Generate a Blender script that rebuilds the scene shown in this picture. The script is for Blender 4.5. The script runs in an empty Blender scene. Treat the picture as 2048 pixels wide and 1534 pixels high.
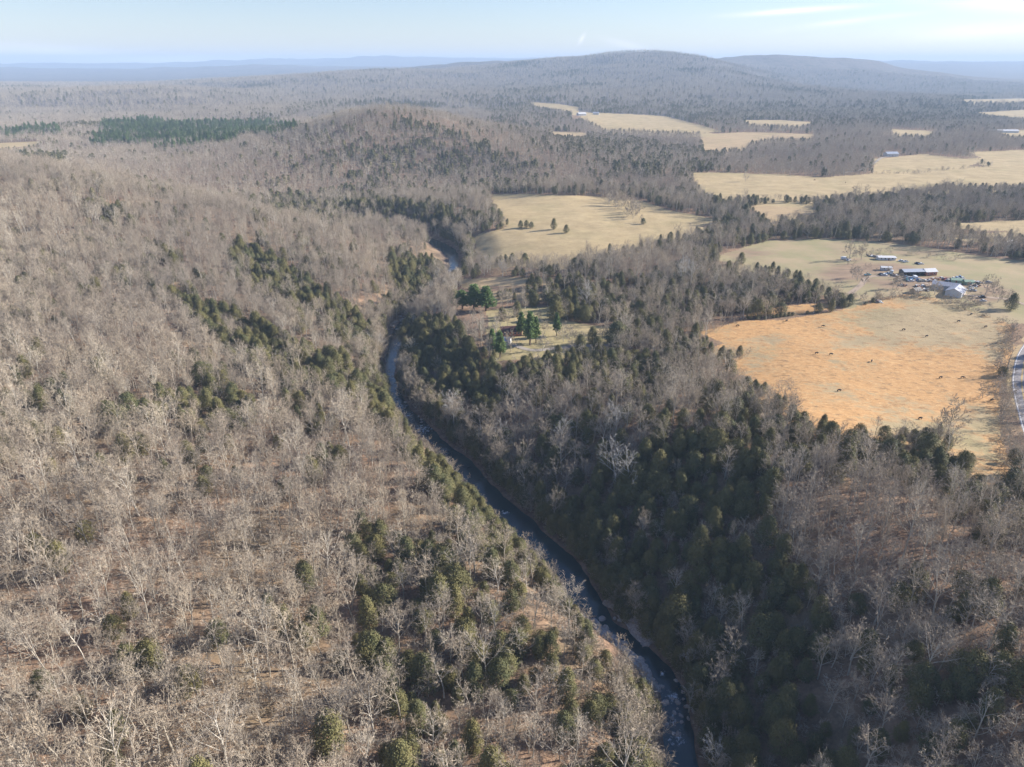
import bpy, math, random
import numpy as np
from mathutils import Vector, noise as mnoise

sc = bpy.context.scene
R = math.radians
# ------------------------------------------------------------------ camera
CAMZ = 140.0
PITCH = R(24.2)
cam_d = bpy.data.cameras.new("camera"); cam = bpy.data.objects.new("camera", cam_d)
sc.collection.objects.link(cam); sc.camera = cam
cam.location = (0, 0, CAMZ); cam.rotation_euler = (math.pi/2 - PITCH, 0, 0)
cam_d.sensor_fit = 'HORIZONTAL'; cam_d.sensor_width = 36.0
FPX = 1420.0
cam_d.lens = 36.0*FPX/2048.0
cam_d.clip_start = 1.0; cam_d.clip_end = 60000.0
# ------------------------------------------------------------------ light
SUN_EL = R(24.0); SUN_AZ = R(76.0)          # azimuth measured from +Y towards +X
sv = Vector((math.cos(SUN_EL)*math.sin(SUN_AZ), math.cos(SUN_EL)*math.cos(SUN_AZ), math.sin(SUN_EL)))
sun_d = bpy.data.lights.new("sun", 'SUN'); sun = bpy.data.objects.new("sun", sun_d)
sc.collection.objects.link(sun)
sun_d.energy = 5.0; sun_d.angle = R(0.5); sun_d.color = (1.0, 0.935, 0.865)
sun.rotation_euler = sv.to_track_quat('Z', 'Y').to_euler()
world = bpy.data.worlds.new("World"); sc.world = world; world.use_nodes = True
wn = world.node_tree.nodes; wl = world.node_tree.links; wn.clear()
w_out = wn.new('ShaderNodeOutputWorld'); w_bg = wn.new('ShaderNodeBackground')
sky = wn.new('ShaderNodeTexSky'); sky.sky_type = 'NISHITA'; sky.sun_disc = False
sky.sun_elevation = SUN_EL; sky.sun_rotation = SUN_AZ
sky.altitude = 300; sky.air_density = 1.1; sky.dust_density = 0.05; sky.ozone_density = 1.5
w_bg.inputs['Strength'].default_value = 0.059
# thin cirrus: procedural streaks on the sky dome, stretched along the horizon
tc = wn.new('ShaderNodeTexCoord'); sep = wn.new('ShaderNodeSeparateXYZ'); wl.new(tc.outputs['Generated'], sep.inputs[0])
def wmath(op, a, b=None, c=None, clamp=False):
    n = wn.new('ShaderNodeMath'); n.operation = op; n.use_clamp = clamp
    for i, v in enumerate((a, b, c)):
        if v is None: continue
        if isinstance(v, (int, float)): n.inputs[i].default_value = v
        else: wl.new(v, n.inputs[i])
    return n.outputs[0]
az = wmath('ARCTAN2', sep.outputs[0], sep.outputs[1]); el = sep.outputs[2]
comb = wn.new('ShaderNodeCombineXYZ')
wl.new(wmath('MULTIPLY', az, 5.0), comb.inputs[0])
wl.new(wmath('ADD', wmath('MULTIPLY', el, 42.0), wmath('MULTIPLY', az, -3.0)), comb.inputs[1])
cn = wn.new('ShaderNodeTexNoise'); cn.inputs['Scale'].default_value = 1.1; cn.inputs['Detail'].default_value = 7; cn.inputs['Roughness'].default_value = .55
wl.new(comb.outputs[0], cn.inputs['Vector'])
def blob(a0, e0, wa, we, tilt=0.0):
    """soft elliptical patch on the dome at azimuth a0, sine elevation e0"""
    da = wmath('SUBTRACT', az, a0)
    de = wmath('SUBTRACT', wmath('SUBTRACT', el, e0), wmath('MULTIPLY', da, tilt))
    q = wmath('ADD', wmath('POWER', wmath('ABSOLUTE', wmath('DIVIDE', da, wa)), 2.0), wmath('POWER', wmath('ABSOLUTE', wmath('DIVIDE', de, we)), 2.0))
    return wmath('EXPONENT', wmath('MULTIPLY', q, -1.0))
cov = None
for bl in ((.54, .034, .10, .008, .05), (.56, .057, .09, .008, -.10), (.56, .006, .12, .006, 0), (.33, .057, .07, .003, .05), (.40, .045, .06, .003, .1),
           (-.56, .014, .09, .006, -.05), (-.42, .005, .12, .004, 0), (.088, .029, .004, .004, 1.2), (.155, .019, .028, .004, -.25)):
    b = blob(*bl); cov = b if cov is None else wmath('MAXIMUM', cov, b)
cl = wmath('MULTIPLY', cov, wmath('MULTIPLY', wmath('SUBTRACT', cn.outputs[0], .30, clamp=True), 3.2), clamp=True)
cl = wmath('MULTIPLY', cl, 0.85)
mixc = wn.new('ShaderNodeMix'); mixc.data_type = 'RGBA'
gain = wn.new('ShaderNodeMix'); gain.data_type = 'RGBA'; gain.blend_type = 'MULTIPLY'; gain.inputs[0].default_value = 1.0
wl.new(sky.outputs[0], gain.inputs[6]); gain.inputs[7].default_value = (.93, .97, 1.24, 1)
wl.new(cl, mixc.inputs[0]); wl.new(gain.outputs[2], mixc.inputs[6]); mixc.inputs[7].default_value = (10.5, 10.0, 10.1, 1)
wl.new(mixc.outputs[2], w_bg.inputs[0]); wl.new(w_bg.outputs[0], w_out.inputs[0])
sc.view_settings.view_transform = 'Standard'; sc.view_settings.look = 'None'
sc.view_settings.exposure = 1.24; sc.view_settings.gamma = 1.0; sc.view_settings.use_curve_mapping = False
sc.cycles.max_bounces = 5; sc.cycles.diffuse_bounces = 2; sc.cycles.glossy_bounces = 2
sc.cycles.transmission_bounces = 2; sc.cycles.volume_bounces = 1; sc.cycles.transparent_max_bounces = 4
sc.cycles.use_denoising = True
sc.cycles.use_adaptive_sampling = False

# ------------------------------------------------------------------ projection helpers
cP, sP = math.cos(PITCH), math.sin(PITCH)
def project(x, y, z):
    x = np.asarray(x, float); y = np.asarray(y, float); z = np.asarray(z, float)
    dep = np.maximum(y*cP - (z-CAMZ)*sP, 1e-3)
    upc = y*sP + (z-CAMZ)*cP
    return 1024 + FPX*x/dep, 767 - FPX*upc/dep, dep
def ray(u, v):
    s = (u-1024)/FPX; t = (v-767)/FPX
    return s, cP - t*sP, -sP - t*cP
def at_y(u, v, Y, h=0.0):
    dx, dy, dz = ray(u, v); k = Y/dy
    return (dx*k, Y, CAMZ + dz*k - h)
def at_z(u, v, Z0=0.0):
    dx, dy, dz = ray(u, v); k = (Z0-CAMZ)/dz
    return (dx*k, dy*k, Z0)

# ------------------------------------------------------------------ noise
def vnoise(x, y, seed=0):
    xi = np.floor(x).astype(np.int64); yi = np.floor(y).astype(np.int64)
    fx = x-xi; fy = y-yi
    fx = fx*fx*(3-2*fx); fy = fy*fy*(3-2*fy)
    def h(a, b):
        n = (a*374761393 + b*668265263 + seed*974634777) & 0xffffffff
        n = ((n ^ (n >> 13))*1274126177) & 0xffffffff
        return ((n ^ (n >> 16)) & 0xffff)/65535.0
    return (h(xi, yi)*(1-fx)+h(xi+1, yi)*fx)*(1-fy) + (h(xi, yi+1)*(1-fx)+h(xi+1, yi+1)*fx)*fy
def fbm(x, y, s, seed=0, octs=4):
    a = 1.0; t = 0; o = 0
    for k in range(octs):
        o = o + a*(vnoise(x/s, y/s, seed+k*7)-.5); t += a; a *= .5; s = s*.5
    return o/t*2

# ------------------------------------------------------------------ terrain
RIVER_Z = -18.0
river_px = [(700,452,12),(780,462,12),(840,474,13),(893,498,15),(908,530,9),(884,568,7),(838,612,7),(800,655,8),(790,690,11),(786,718,10),(778,750,8),(788,784,8),
            (812,821,8),(848,861,9),(884,892,9),(925,930,10),(990,1000,11),(1060,1065,11),(1135,1140,12),(1182,1212,10),(1228,1256,7),(1288,1305,7),(1340,1370,8.5),(1350,1440,9.5),(1365,1534,11),(1400,1660,12),(1450,1850,12)]
def smooth_poly(pts, n=8):
    P = np.array(pts, float); out = []
    for i in range(len(P)-1):
        p0 = P[max(i-1, 0)]; p1 = P[i]; p2 = P[i+1]; p3 = P[min(i+2, len(P)-1)]
        for k in range(n):
            t = k/n
            out.append(.5*((2*p1)+(-p0+p2)*t+(2*p0-5*p1+4*p2-p3)*t*t+(-p0+3*p1-3*p2+p3)*t**3))
    out.append(P[-1]); return np.array(out)
river_ctrl = [(*at_z(u, v, RIVER_Z)[:2], w*.5) for u, v, w in river_px]
river = smooth_poly(river_ctrl, 4)      # x, y, half width; runs from far to near
def river_dist(x, y):
    x = np.asarray(x, float); y = np.asarray(y, float)
    best = np.full(x.shape, 1e9); hw = np.zeros(x.shape); side = np.zeros(x.shape)
    for a, b in zip(river[:-1], river[1:]):
        d = b[:2]-a[:2]; L2 = d@d
        t = np.clip(((x-a[0])*d[0]+(y-a[1])*d[1])/L2, 0, 1)
        px = a[0]+t*d[0]; py = a[1]+t*d[1]
        q = np.hypot(x-px, y-py); m = q < best
        best = np.where(m, q, best); hw = np.where(m, a[2]+(b[2]-a[2])*t, hw)
        side = np.where(m, d[0]*(y-a[1])-d[1]*(x-a[0]), side)
    return best, hw, side            # side > 0 : east (right) bank
CT = []
def C(x, y, z): CT.append((x, y, z))
def Cp(u, v, Y, h=9.0): CT.append(at_y(u, v, Y, h))
rc = river
for Y in (100, 130, 170, 214, 260, 308, 350, 401, 450, 520):
    i = int(np.argmin(abs(rc[:, 1]-Y))); x0 = rc[i, 0]
    zl = {60: 0, 130: 8, 250: 19, 400: 27}
    for d, z in zl.items(): C(x0-d, Y, z)
    if Y < 300: C(x0+85, Y, 13-(Y-100)*.02); C(x0+140, Y, 7); C(x0+220, Y, 0)
    elif Y < 420: C(x0+60, Y, 1); C(x0+120, Y, 0)
    else: C(x0+60, Y, -4)
C(-300, 120, 22); C(-300, 200, 24); C(-160, 60, 12); C(40, 40, -8); C(150, 40, 6)
for Y, xs in ((240, (200, 300)), (330, (120, 200, 300, 420)), (420, (80, 160, 260, 380)), (500, (20, 100, 200, 330, 450)), (600, (40, 130, 240, 400, 600)),
              (740, (0, 120, 260, 420, 700)), (950, (250, 420, 700, 1000)), (1250, (250, 500, 800, 1200)), (1600, (100, 500, 1000, 1700)), (2000, (200, 500, 1000, 1800, 2400)), (2700, (900, 1600, 2600))):
    for x in xs: C(x, Y, 0)
C(100, 545, 0); C(-20, 560, -6); C(60, 860, 1)
for p in ((0,319,750),(150,338,720),(300,368,680),(430,399,650),(530,436,610),(700,470,600),(855,497,590),(-300,300,800)): Cp(*p)
for p in ((450,410,760),(350,388,800),(600,425,730),(700,432,715),(250,368,860)): Cp(*p)
C(-500, 1000, 2); C(-700, 1100, 5); C(-950, 1150, 12)
for p in ((770,212,1350),(600,256,1300),(450,285,1250),(250,310,1150),(900,238,1300),(1000,290,1150),(1100,335,1000),(1200,375,860),
          (770,330,1070),(770,400,770),(600,350,1010),(900,330,1070),(900,390,850),(680,226,1340),(850,219,1340)): Cp(*p)
C(-350, 1700, -8); C(-250, 1750, -10); C(-50, 1800, -8); C(150, 1550, 0)
for p in ((100,300,1250),(350,262,1600),(100,255,1700),(600,225,2250),(250,220,2400),(850,215,2500),(950,235,2000),(1050,225,2100),
          (600,200,2800),(100,180,3200),(300,178,3300),(0,178,3200),(-300,178,3200),(150,160,6500),(350,163,6200),(-200,158,6500),
          (400,183,3900),(520,160,4300),(620,147,4600),(750,140,4800),(850,143,5200),(700,175,3700),(900,175,3600),
          (850,133,6200),(950,128,5800),(1050,122,5500),(1150,117,5300),(1250,107,5000),(1330,105,4900),(1400,107,4900),
          (1300,235,2100),(1300,180,3200),(1300,140,4200),(1100,190,2900),(1150,150,4200),(1000,160,4000),(1500,170,3600),(1450,140,4300),(1480,200,2900),(1560,165,4600),(1640,178,4400),
          (1480,112,6200),(1540,108,6200),(1600,108,6200),(1680,109,6200),(1720,116,6200),(1760,127,6000),(1850,143,5800),(1600,150,5400),(1950,160,5600),(2150,165,5600)): Cp(*p)
for p in ((1780,128,10500),(1850,131,10500),(1885,127,11000),(1950,133,10500),(2048,138,10500),(2250,132,10500),(2500,130,10500)): Cp(*p)
for p in ((-500,122,15000),(-200,118,15000),(0,118,15000),(130,122,15000),(300,127,15000),(420,124,15000),(540,119,15000),(640,124,15000),(700,115,15000),(780,113,15000),(860,119,15000),
          (950,122,15000),(1050,119,15000),(1130,118,15000),(1300,120,15000),(1500,120,15000),(1800,124,16000),(2100,126,16000)): Cp(*p)
for p in ((-400,135,10500),(0,133,10500),(200,137,10000),(400,133,10500),(600,131,10500),(800,134,10000),(1000,132,10500)): Cp(*p)
for p in ((-200,146,8200),(120,149,8000),(320,145,8300),(520,142,8300)): Cp(*p)
for u in (-600, 0, 500, 1000, 1400, 1800, 2300, 2800):
    x, y, z = at_y(u, 128, 12500 if u < 1200 else 7800); C(x, y, 20)

for a in (-1.1, -.9, .9, 1.1):
    for r, z in ((100, 5), (300, 8), (800, 10), (2500, 10), (7000, 60), (15000, 150), (28000, 60)):
        C(r*math.sin(a), r*math.cos(a), z if a > 0 or r > 800 else 26)
C(0, 12, 0)
CT = np.array(CT)
def lp(x, y):
    r = np.hypot(x, y); return np.arctan2(x, y), np.log(np.maximum(r, 5.0))
ca, cr = lp(CT[:, 0], CT[:, 1])
MQ = 0.05
def kern(d2): return np.sqrt(d2+MQ*MQ)
A = kern((ca[:, None]-ca)**2 + (cr[:, None]-cr)**2)
n_ = len(CT)
M = np.zeros((n_+1, n_+1)); M[:n_, :n_] = A - 1e-3*np.eye(n_); M[n_, :n_] = 1; M[:n_, n_] = 1
W = np.linalg.solve(M, np.append(CT[:, 2], 0))
def sstep(t): t = np.clip(t, 0, 1); return t*t*(3-2*t)
def Z(x, y, chunk=40000):
    x = np.atleast_1d(np.asarray(x, float)); y = np.atleast_1d(np.asarray(y, float)); out = np.empty(x.shape)
    for i in range(0, len(x), chunk):
        X = x[i:i+chunk]; Y = y[i:i+chunk]
        a, r = lp(X, Y)
        z = kern((a[:, None]-ca)**2 + (r[:, None]-cr)**2) @ W[:n_] + W[n_]
        rr = np.hypot(X, Y)
        z = z + fbm(X, Y, 70, 3)*1.3*sstep((rr-60)/300)
        hill = np.clip(z-12, 0, 120)
        z = z + fbm(X, Y, 800, 91, 3)*26*sstep((rr-1500)/900)*sstep((.10-a)/.15)*sstep((7000-rr)/2000)
        z = z + fbm(X, Y, 420, 11)*hill*.26*sstep((rr-500)/600) + fbm(X, Y, 1500, 17)*hill*.22*sstep((rr-2500)/1500)
        near = rr < 1100
        if near.any():
            xs, ys, zs = X[near], Y[near], z[near]
            d, hw, side = river_dist(xs, ys)
            ragged = fbm(xs, ys, 9, 5, 3)*1.6
            d = d + ragged
            wr = np.where(ys < 300, 72, 72-sstep((ys-300)/80)*36)
            w = np.where(side > 0, wr, 34+8*fbm(xs, ys, 60, 9))
            bank = RIVER_Z + .6 + 1.4*sstep((d-hw)/5.0)
            t = np.clip((d-hw-3)/w, 0, 1)
            prof = np.where(side > 0, (t**.9)*(1-t)+t*(1-(1-t)**2), 1-(1-t)**1.9)
            zz = bank + (zs-bank)*prof
            bed = RIVER_Z - 1.2
            zz = np.where(d < hw, bed + (RIVER_Z+.6-bed)*sstep((d-hw+2.5)/2.5), zz)
            z[near] = np.where(d < hw+3+w, zz, zs)
        out[i:i+chunk] = z
    return out
def hit(u, v, r0=60.0):
    """where the view ray through photo pixel (u, v) meets the terrain"""
    dx, dy, dz = ray(u, v)
    k = np.geomspace(r0, 16000, 900); g = Z(dx*k, dy*k); b = CAMZ+dz*k - g
    i = int(np.argmax(b < 0)) if (b < 0).any() else len(k)-1
    i = max(i, 1); f = b[i-1]/(b[i-1]-b[i]+1e-9); kk = k[i-1]+(k[i]-k[i-1])*f
    x, y = dx*kk, dy*kk
    return x, y, float(Z(x, y)[0])

# ------------------------------------------------------------------ land cover, traced on the ground
def pip(u, v, poly):
    u = np.asarray(u, float); v = np.asarray(v, float); ins = np.zeros(u.shape, bool); n = len(poly); j = n-1
    for i in range(n):
        xi, yi = poly[i]; xj, yj = poly[j]
        c = ((yi > v) != (yj > v)) & (u < (xj-xi)*(v-yi)/((yj-yi) or 1e-9)+xi); ins ^= c; j = i
    return ins
FIELDS = {   # name: (material, (y range), outline)
 'valley_pasture': ('straw', (480, 960), [(975,388),(1050,388),(1180,392),(1232,396),(1290,402),(1335,420),(1400,432),(1440,440),(1400,455),(1330,470),(1250,490),(1180,502),(1110,514),(1050,506),(965,512),(942,480),(960,466),(1010,457),(1022,440),(992,412)]),
 'clearing': ('tan', (430, 620), [(912,560),(1000,553),(1130,560),(1185,568),(1000,573),(930,577)]),
 'lawn': ('lawn', (340, 480), [(972,620),(1110,612),(1122,640),(1180,650),(1230,655),(1240,690),(1130,694),(1050,702),(1000,708),(985,680)]),
 'broomsedge_field': ('orange', (190, 480), [(1395,664),(1440,651),(1480,641),(1560,640),(1620,630),(1700,618),(1750,600),(1812,588),(1880,600),(1950,625),(2010,642),(2030,656),(2012,690),(2003,740),(1998,800),(2005,850),(2012,900),(2028,960),(2000,975),(1960,930),(1940,880),(1900,850),(1850,850),(1790,850),(1740,850),(1700,845),(1640,830),(1600,800),(1550,770),(1490,752),(1440,742),(1500,712),(1500,692),(1440,686)]),
 'upper_meadow': ('orange', (380, 480), [(1490,632),(1560,612),(1650,606),(1668,616),(1600,629)]),
 'farmyard': ('yard', (400, 640), [(1410,518),(1540,480),(1650,478),(1750,483),(1850,494),(1950,510),(2250,545),(2250,660),(2060,650),(2032,655),(2010,640),(1880,598),(1810,586),(1740,599),(1690,590),(1650,562),(1560,532),(1480,527)]),
 'east_pasture': ('straw', (520, 900), [(1830,450),(2048,440),(2400,430),(2400,495),(2048,466),(1960,461)]),
 'long_pasture': ('straw', (700, 1150), [(1380,345),(1440,345),(1560,349),(1650,355),(1800,342),(1950,333),(2048,335),(2600,322),(2600,385),(2048,370),(1900,369),(1700,387),(1600,394),(1450,392),(1405,380)]),
 'barn_pasture': ('straw', (950, 1350), [(1748,318),(1850,308),(1965,321),(1945,331),(1850,341),(1745,347)]),
 'corner_pasture': ('straw', (950, 1500), [(1935,304),(2048,300),(2600,292),(2600,330),(2048,332),(1990,328)]),
 'house_pasture': ('straw', (1500, 2500), [(1160,224),(1260,228),(1330,232),(1400,250),(1445,264),(1370,264),(1280,260),(1210,258),(1180,244)]),
 'ridge_pasture': ('straw', (1900, 3200), [(1050,203),(1120,208),(1160,215),(1150,224),(1080,214)]),
 'middle_pasture': ('tan', (1200, 1900), [(1400,268),(1500,264),(1630,268),(1620,277),(1540,275),(1500,284),(1490,296),(1410,301)]),
 'small_pasture': ('tan', (1300, 1900), [(1100,262),(1180,266),(1170,274),(1110,272)]),
 'strip_pasture': ('straw', (1600, 2500), [(1480,240),(1560,240),(1640,245),(1600,252),(1500,248)]),
 'oval_pasture': ('straw', (1300, 2100), [(1780,258),(1870,262),(1860,271),(1790,269)]),
 'distant_pasture': ('straw', (2300, 4500), [(1880,200),(2100,196),(2400,196),(2400,206),(1950,209)]),
 'distant_meadow': ('straw', (1800, 3000), [(1940,226),(2060,219),(2400,220),(2400,236),(2048,237)]),
 'ranch_pasture': ('straw', (1400, 2100), [(1990,263),(2060,260),(2400,262),(2400,276),(2020,271)]),
 'hedge_meadow': ('tan', (620, 900), [(1490,415),(1560,405),(1620,410),(1650,424),(1540,434)]),
 'west_meadow': ('straw', (1100, 1700), [(-300,292),(0,286),(90,282),(70,291),(0,297),(-300,300)]),
}
POLY_B = {k: (min(p[0] for p in f[2]), max(p[0] for p in f[2]), min(p[1] for p in f[2]), max(p[1] for p in f[2])) for k, f in FIELDS.items()}
def in_any_field(u, v, y, slack=1.12):
    m = np.zeros(np.shape(u), bool)
    for k, (mat, (y0, y1), poly) in FIELDS.items():
        b = POLY_B[k]; c = (y > y0/slack) & (y < y1*slack) & (u > b[0]) & (u < b[1]) & (v > b[2]) & (v < b[3])
        if c.any(): m[c] |= pip(u[c], v[c], poly)
    return m
# cedar zones: (probability, depth range, outline)
CEDAR = [
 (.75,(250,620),[(440,470),(520,490),(600,540),(680,590),(740,640),(752,700),(720,690),(640,640),(560,600),(480,560)]),
 (.70,(200,560),[(330,570),(430,600),(520,640),(620,680),(740,740),(785,805),(700,790),(600,760),(500,710),(400,650)]),
 (.75,(180,450),[(215,800),(330,770),(420,760),(520,790),(500,830),(380,845),(250,835)]),
 (.80,(400,700),[(760,520),(866,500),(866,580),(800,595)]),
 (.80,(180,450),[(690,720),(760,780),(800,860),(880,920),(940,960),(1060,1100),(1155,1210),(1050,1170),(950,1100),(850,960),(760,840)]),
 (.38,(90,260),[(600,1060),(760,1050),(960,1080),(1110,1180),(1300,1400),(1340,1560),(760,1560),(700,1400),(560,1250),(560,1130)]),
 (.85,(130,260),[(100,1010),(185,1000),(160,1065)]),
 (.60,(400,700),[(280,470),(380,500),(340,525)]),
 (.60,(500,800),[(160,395),(260,400),(230,435)]),
 (.5,(130,260),[(0,1420),(180,1380),(260,1480),(100,1560),(0,1560)]),
 (.88,(250,470),[(800,640),(860,620),(920,640),(990,720),(1020,770),(960,850),(870,800),(812,730)]),
 (.60,(250,420),[(960,700),(1300,700),(1420,750),(1300,770),(1150,740),(1000,780)]),
 (.88,(90,330),[(960,900),(1080,1010),(1250,900),(1380,850),(1540,900),(1560,1050),(1650,1200),(1700,1400),(1720,1560),(1400,1560),(1360,1400),(1230,1230),(1080,1080)]),
 (.55,(90,250),[(1700,1270),(1900,1280),(2060,1330),(2060,1430),(1800,1410)]),
 (.55,(180,330),[(1560,790),(1760,870),(1900,900),(2020,980),(1950,1010),(1800,940),(1600,860)]),
 (.36,(330,600),[(1130,580),(1400,500),(1560,490),(1660,590),(1480,610),(1300,640),(1250,700),(1120,640)]),
 (.45,(330,420),[(1280,640),(1400,660),(1500,710),(1380,740)]),
 (.45,(700,1200),[(530,390),(700,370),(850,420),(760,445),(560,435)]),
 (.14,(750,1350),[(600,270),(770,228),(900,250),(1150,370),(1000,400),(700,370)]),  # thin cedars added to darken the hill front, in place of canopy shading
 (.45,(700,1000),[(100,345),(250,350),(440,392),(540,420),(400,400),(200,372)]),
 (.62,(700,900),[(440,395),(700,385),(1000,425),(960,450),(760,452),(560,440)]),
 (.24,(950,2300),[(1000,235),(1450,300),(1480,380),(1250,385),(1120,330)]),
 (.24,(1800,4000),[(900,190),(1500,205),(2060,200),(2060,235),(1500,262),(1000,235)]),
 (.30,(560,950),[(1300,390),(1600,395),(2060,385),(2060,440),(1500,480),(1300,470)]),
 (.75,(600,1300),[(40,305),(135,305),(125,328),(50,330)]),
]
PINES = [(.6,(1200,2200),[(180,272),(230,238),(320,242),(330,250),(560,246),(600,250),(530,264),(420,282),(300,292),(200,288)]), (.6,(1300,2200),[(15,262),(110,250),(115,262),(20,270)])]
def prob(zones, u, v, y, base):
    p = np.full(np.shape(u), base, float)
    for pr, (y0, y1), poly in zones:
        c = (y > y0) & (y < y1)
        if c.any():
            i = np.zeros_like(c); i[c] = pip(u[c], v[c], poly); p[i] = np.maximum(p[i], pr)
    return p

# ------------------------------------------------------------------ tagging and mesh helpers
COL = sc.collection
def tag(o, label=None, cat=None, group=None, kind=None):
    if label: o['label'] = label
    if cat: o['category'] = cat
    if group: o['group'] = group
    if kind: o['kind'] = kind
    return o
def link(name, me, parent=None, loc=None):
    o = bpy.data.objects.new(name, me); COL.objects.link(o)
    if parent is not None: o.parent = parent
    if loc is not None: o.location = loc
    return o
def np_mesh(name, verts, faces, mats=(), midx=None, smooth=False):
    """faces: (n,3) or (n,4) array or list of lists"""
    me = bpy.data.meshes.new(name); verts = np.asarray(verts, np.float32)
    me.vertices.add(len(verts)); me.vertices.foreach_set('co', verts.ravel())
    if isinstance(faces, np.ndarray):
        k = faces.shape[1]; flat = faces.astype(np.int32).ravel(); starts = np.arange(0, len(flat), k, dtype=np.int32); tot = np.full(len(starts), k, np.int32)
    else:
        tot = np.array([len(f) for f in faces], np.int32); flat = np.concatenate([np.asarray(f, np.int32) for f in faces]) if len(faces) else np.zeros(0, np.int32)
        starts = np.concatenate(([0], np.cumsum(tot)[:-1])).astype(np.int32)
    me.loops.add(len(flat)); me.loops.foreach_set('vertex_index', flat)
    me.polygons.add(len(starts)); me.polygons.foreach_set('loop_start', starts); me.polygons.foreach_set('loop_total', tot)
    for m in mats: me.materials.append(m)
    if midx is not None: me.polygons.foreach_set('material_index', np.asarray(midx, np.int32))
    me.polygons.foreach_set('use_smooth', np.full(len(starts), smooth))
    me.update(calc_edges=True); me.validate()
    return me
def empty(name, loc, rz=0.0):
    o = bpy.data.objects.new(name, None); COL.objects.link(o); o.location = loc; o.rotation_euler = (0, 0, rz); o.empty_display_size = .5
    return o

# ------------------------------------------------------------------ materials
class Mat:
    def __init__(s, name, rough=.9, spec=.2):
        s.m = bpy.data.materials.new(name); s.m.use_nodes = True; s.n = s.m.node_tree.nodes; s.l = s.m.node_tree.links
        s.b = s.n['Principled BSDF']; s.b.inputs['Roughness'].default_value = rough; s.b.inputs['Specular IOR Level'].default_value = spec
    def put(s, sock, v):
        if isinstance(v, (int, float)): sock.default_value = v
        elif isinstance(v, tuple): sock.default_value = (*v, 1)[:4] if len(sock.default_value) == 4 else v
        else: s.l.new(v, sock)
    def pos(s):
        return s.n.new('ShaderNodeNewGeometry').outputs['Position']
    def objc(s): return s.n.new('ShaderNodeTexCoord').outputs['Object']
    def scale(s, vec, sc3):
        mp = s.n.new('ShaderNodeMapping'); s.l.new(vec, mp.inputs[0]); mp.inputs['Scale'].default_value = sc3; return mp.outputs[0]
    def noise(s, vec, scale, detail=4, rough=.6):
        t = s.n.new('ShaderNodeTexNoise'); s.l.new(vec, t.inputs['Vector']); t.inputs['Scale'].default_value = scale; t.inputs['Detail'].default_value = detail; t.inputs['Roughness'].default_value = rough
        return t.outputs[0]
    def math(s, op, a, b=0.0, clamp=False):
        t = s.n.new('ShaderNodeMath'); t.operation = op; t.use_clamp = clamp; s.put(t.inputs[0], a); s.put(t.inputs[1], b); return t.outputs[0]
    def ramp(s, f, lo, hi):
        t = s.n.new('ShaderNodeMapRange'); s.put(t.inputs[0], f); t.inputs[1].default_value = lo; t.inputs[2].default_value = hi; return t.outputs[0]
    def mix(s, f, a, b, mode='MIX'):
        t = s.n.new('ShaderNodeMix'); t.data_type = 'RGBA'; t.blend_type = mode; s.put(t.inputs[0], f); s.put(t.inputs[6], a); s.put(t.inputs[7], b); return t.outputs[2]
    def attr(s, name):
        t = s.n.new('ShaderNodeAttribute'); t.attribute_name = name; return t.outputs['Fac']
    def rand(s): return s.n.new('ShaderNodeObjectInfo').outputs['Random']
    def bump(s, h, strength, dist):
        t = s.n.new('ShaderNodeBump'); s.l.new(h, t.inputs['Height']); t.inputs['Strength'].default_value = strength; t.inputs['Distance'].default_value = dist; s.l.new(t.outputs[0], s.b.inputs['Normal'])
    def col(s, c): s.put(s.b.inputs['Base Color'], c); return s
def flat(name, c, rough=.8, spec=.3, var=.12):
    m = Mat(name, rough, spec); n = m.noise(m.objc(), 1.3, 3)
    m.col(m.mix(m.ramp(n, .3, .7), tuple(x*(1-var) for x in c), tuple(min(1, x*(1+var)) for x in c))); return m.m

def ground_mat():
    m = Mat('leaf_litter', .95, .1); p = m.pos()
    n1 = m.noise(p, .22, 5, .7); n2 = m.noise(p, .02, 3); n3 = m.noise(p, 1.6, 3, .7)
    c = m.mix(m.ramp(n1, .35, .68), (.15, .10, .068), (.34, .22, .14))
    c = m.mix(m.math('MULTIPLY', m.ramp(n3, .5, .8), .5), c, (.36, .27, .18))
    c = m.mix(m.math('MULTIPLY', m.ramp(n2, .45, .7), .35), c, (.20, .19, .10))
    rocky = m.attr('rocky')
    rk = m.mix(m.ramp(n1, .35, .65), (.10, .07, .055), (.24, .18, .145))
    c = m.mix(m.math('MULTIPLY', rocky, m.ramp(n3, .3, .5), True), c, rk)
    m.col(c); m.bump(n1, .6, .8); return m.m
def hills_mat():
    m = Mat('far_canopy', .95, .05); p = m.pos()
    n1 = m.noise(p, .035, 5, .75); n2 = m.noise(p, .0016, 4); n3 = m.noise(p, .008, 4)
    c = m.mix(m.ramp(n1, .3, .7), (.10, .085, .075), (.22, .19, .165))
    c = m.mix(m.math('MULTIPLY', m.ramp(n3, .56, .68), .55), c, (.04, .05, .03))
    m.col(c); m.bump(n1, 1.0, 12); return m.m
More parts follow.
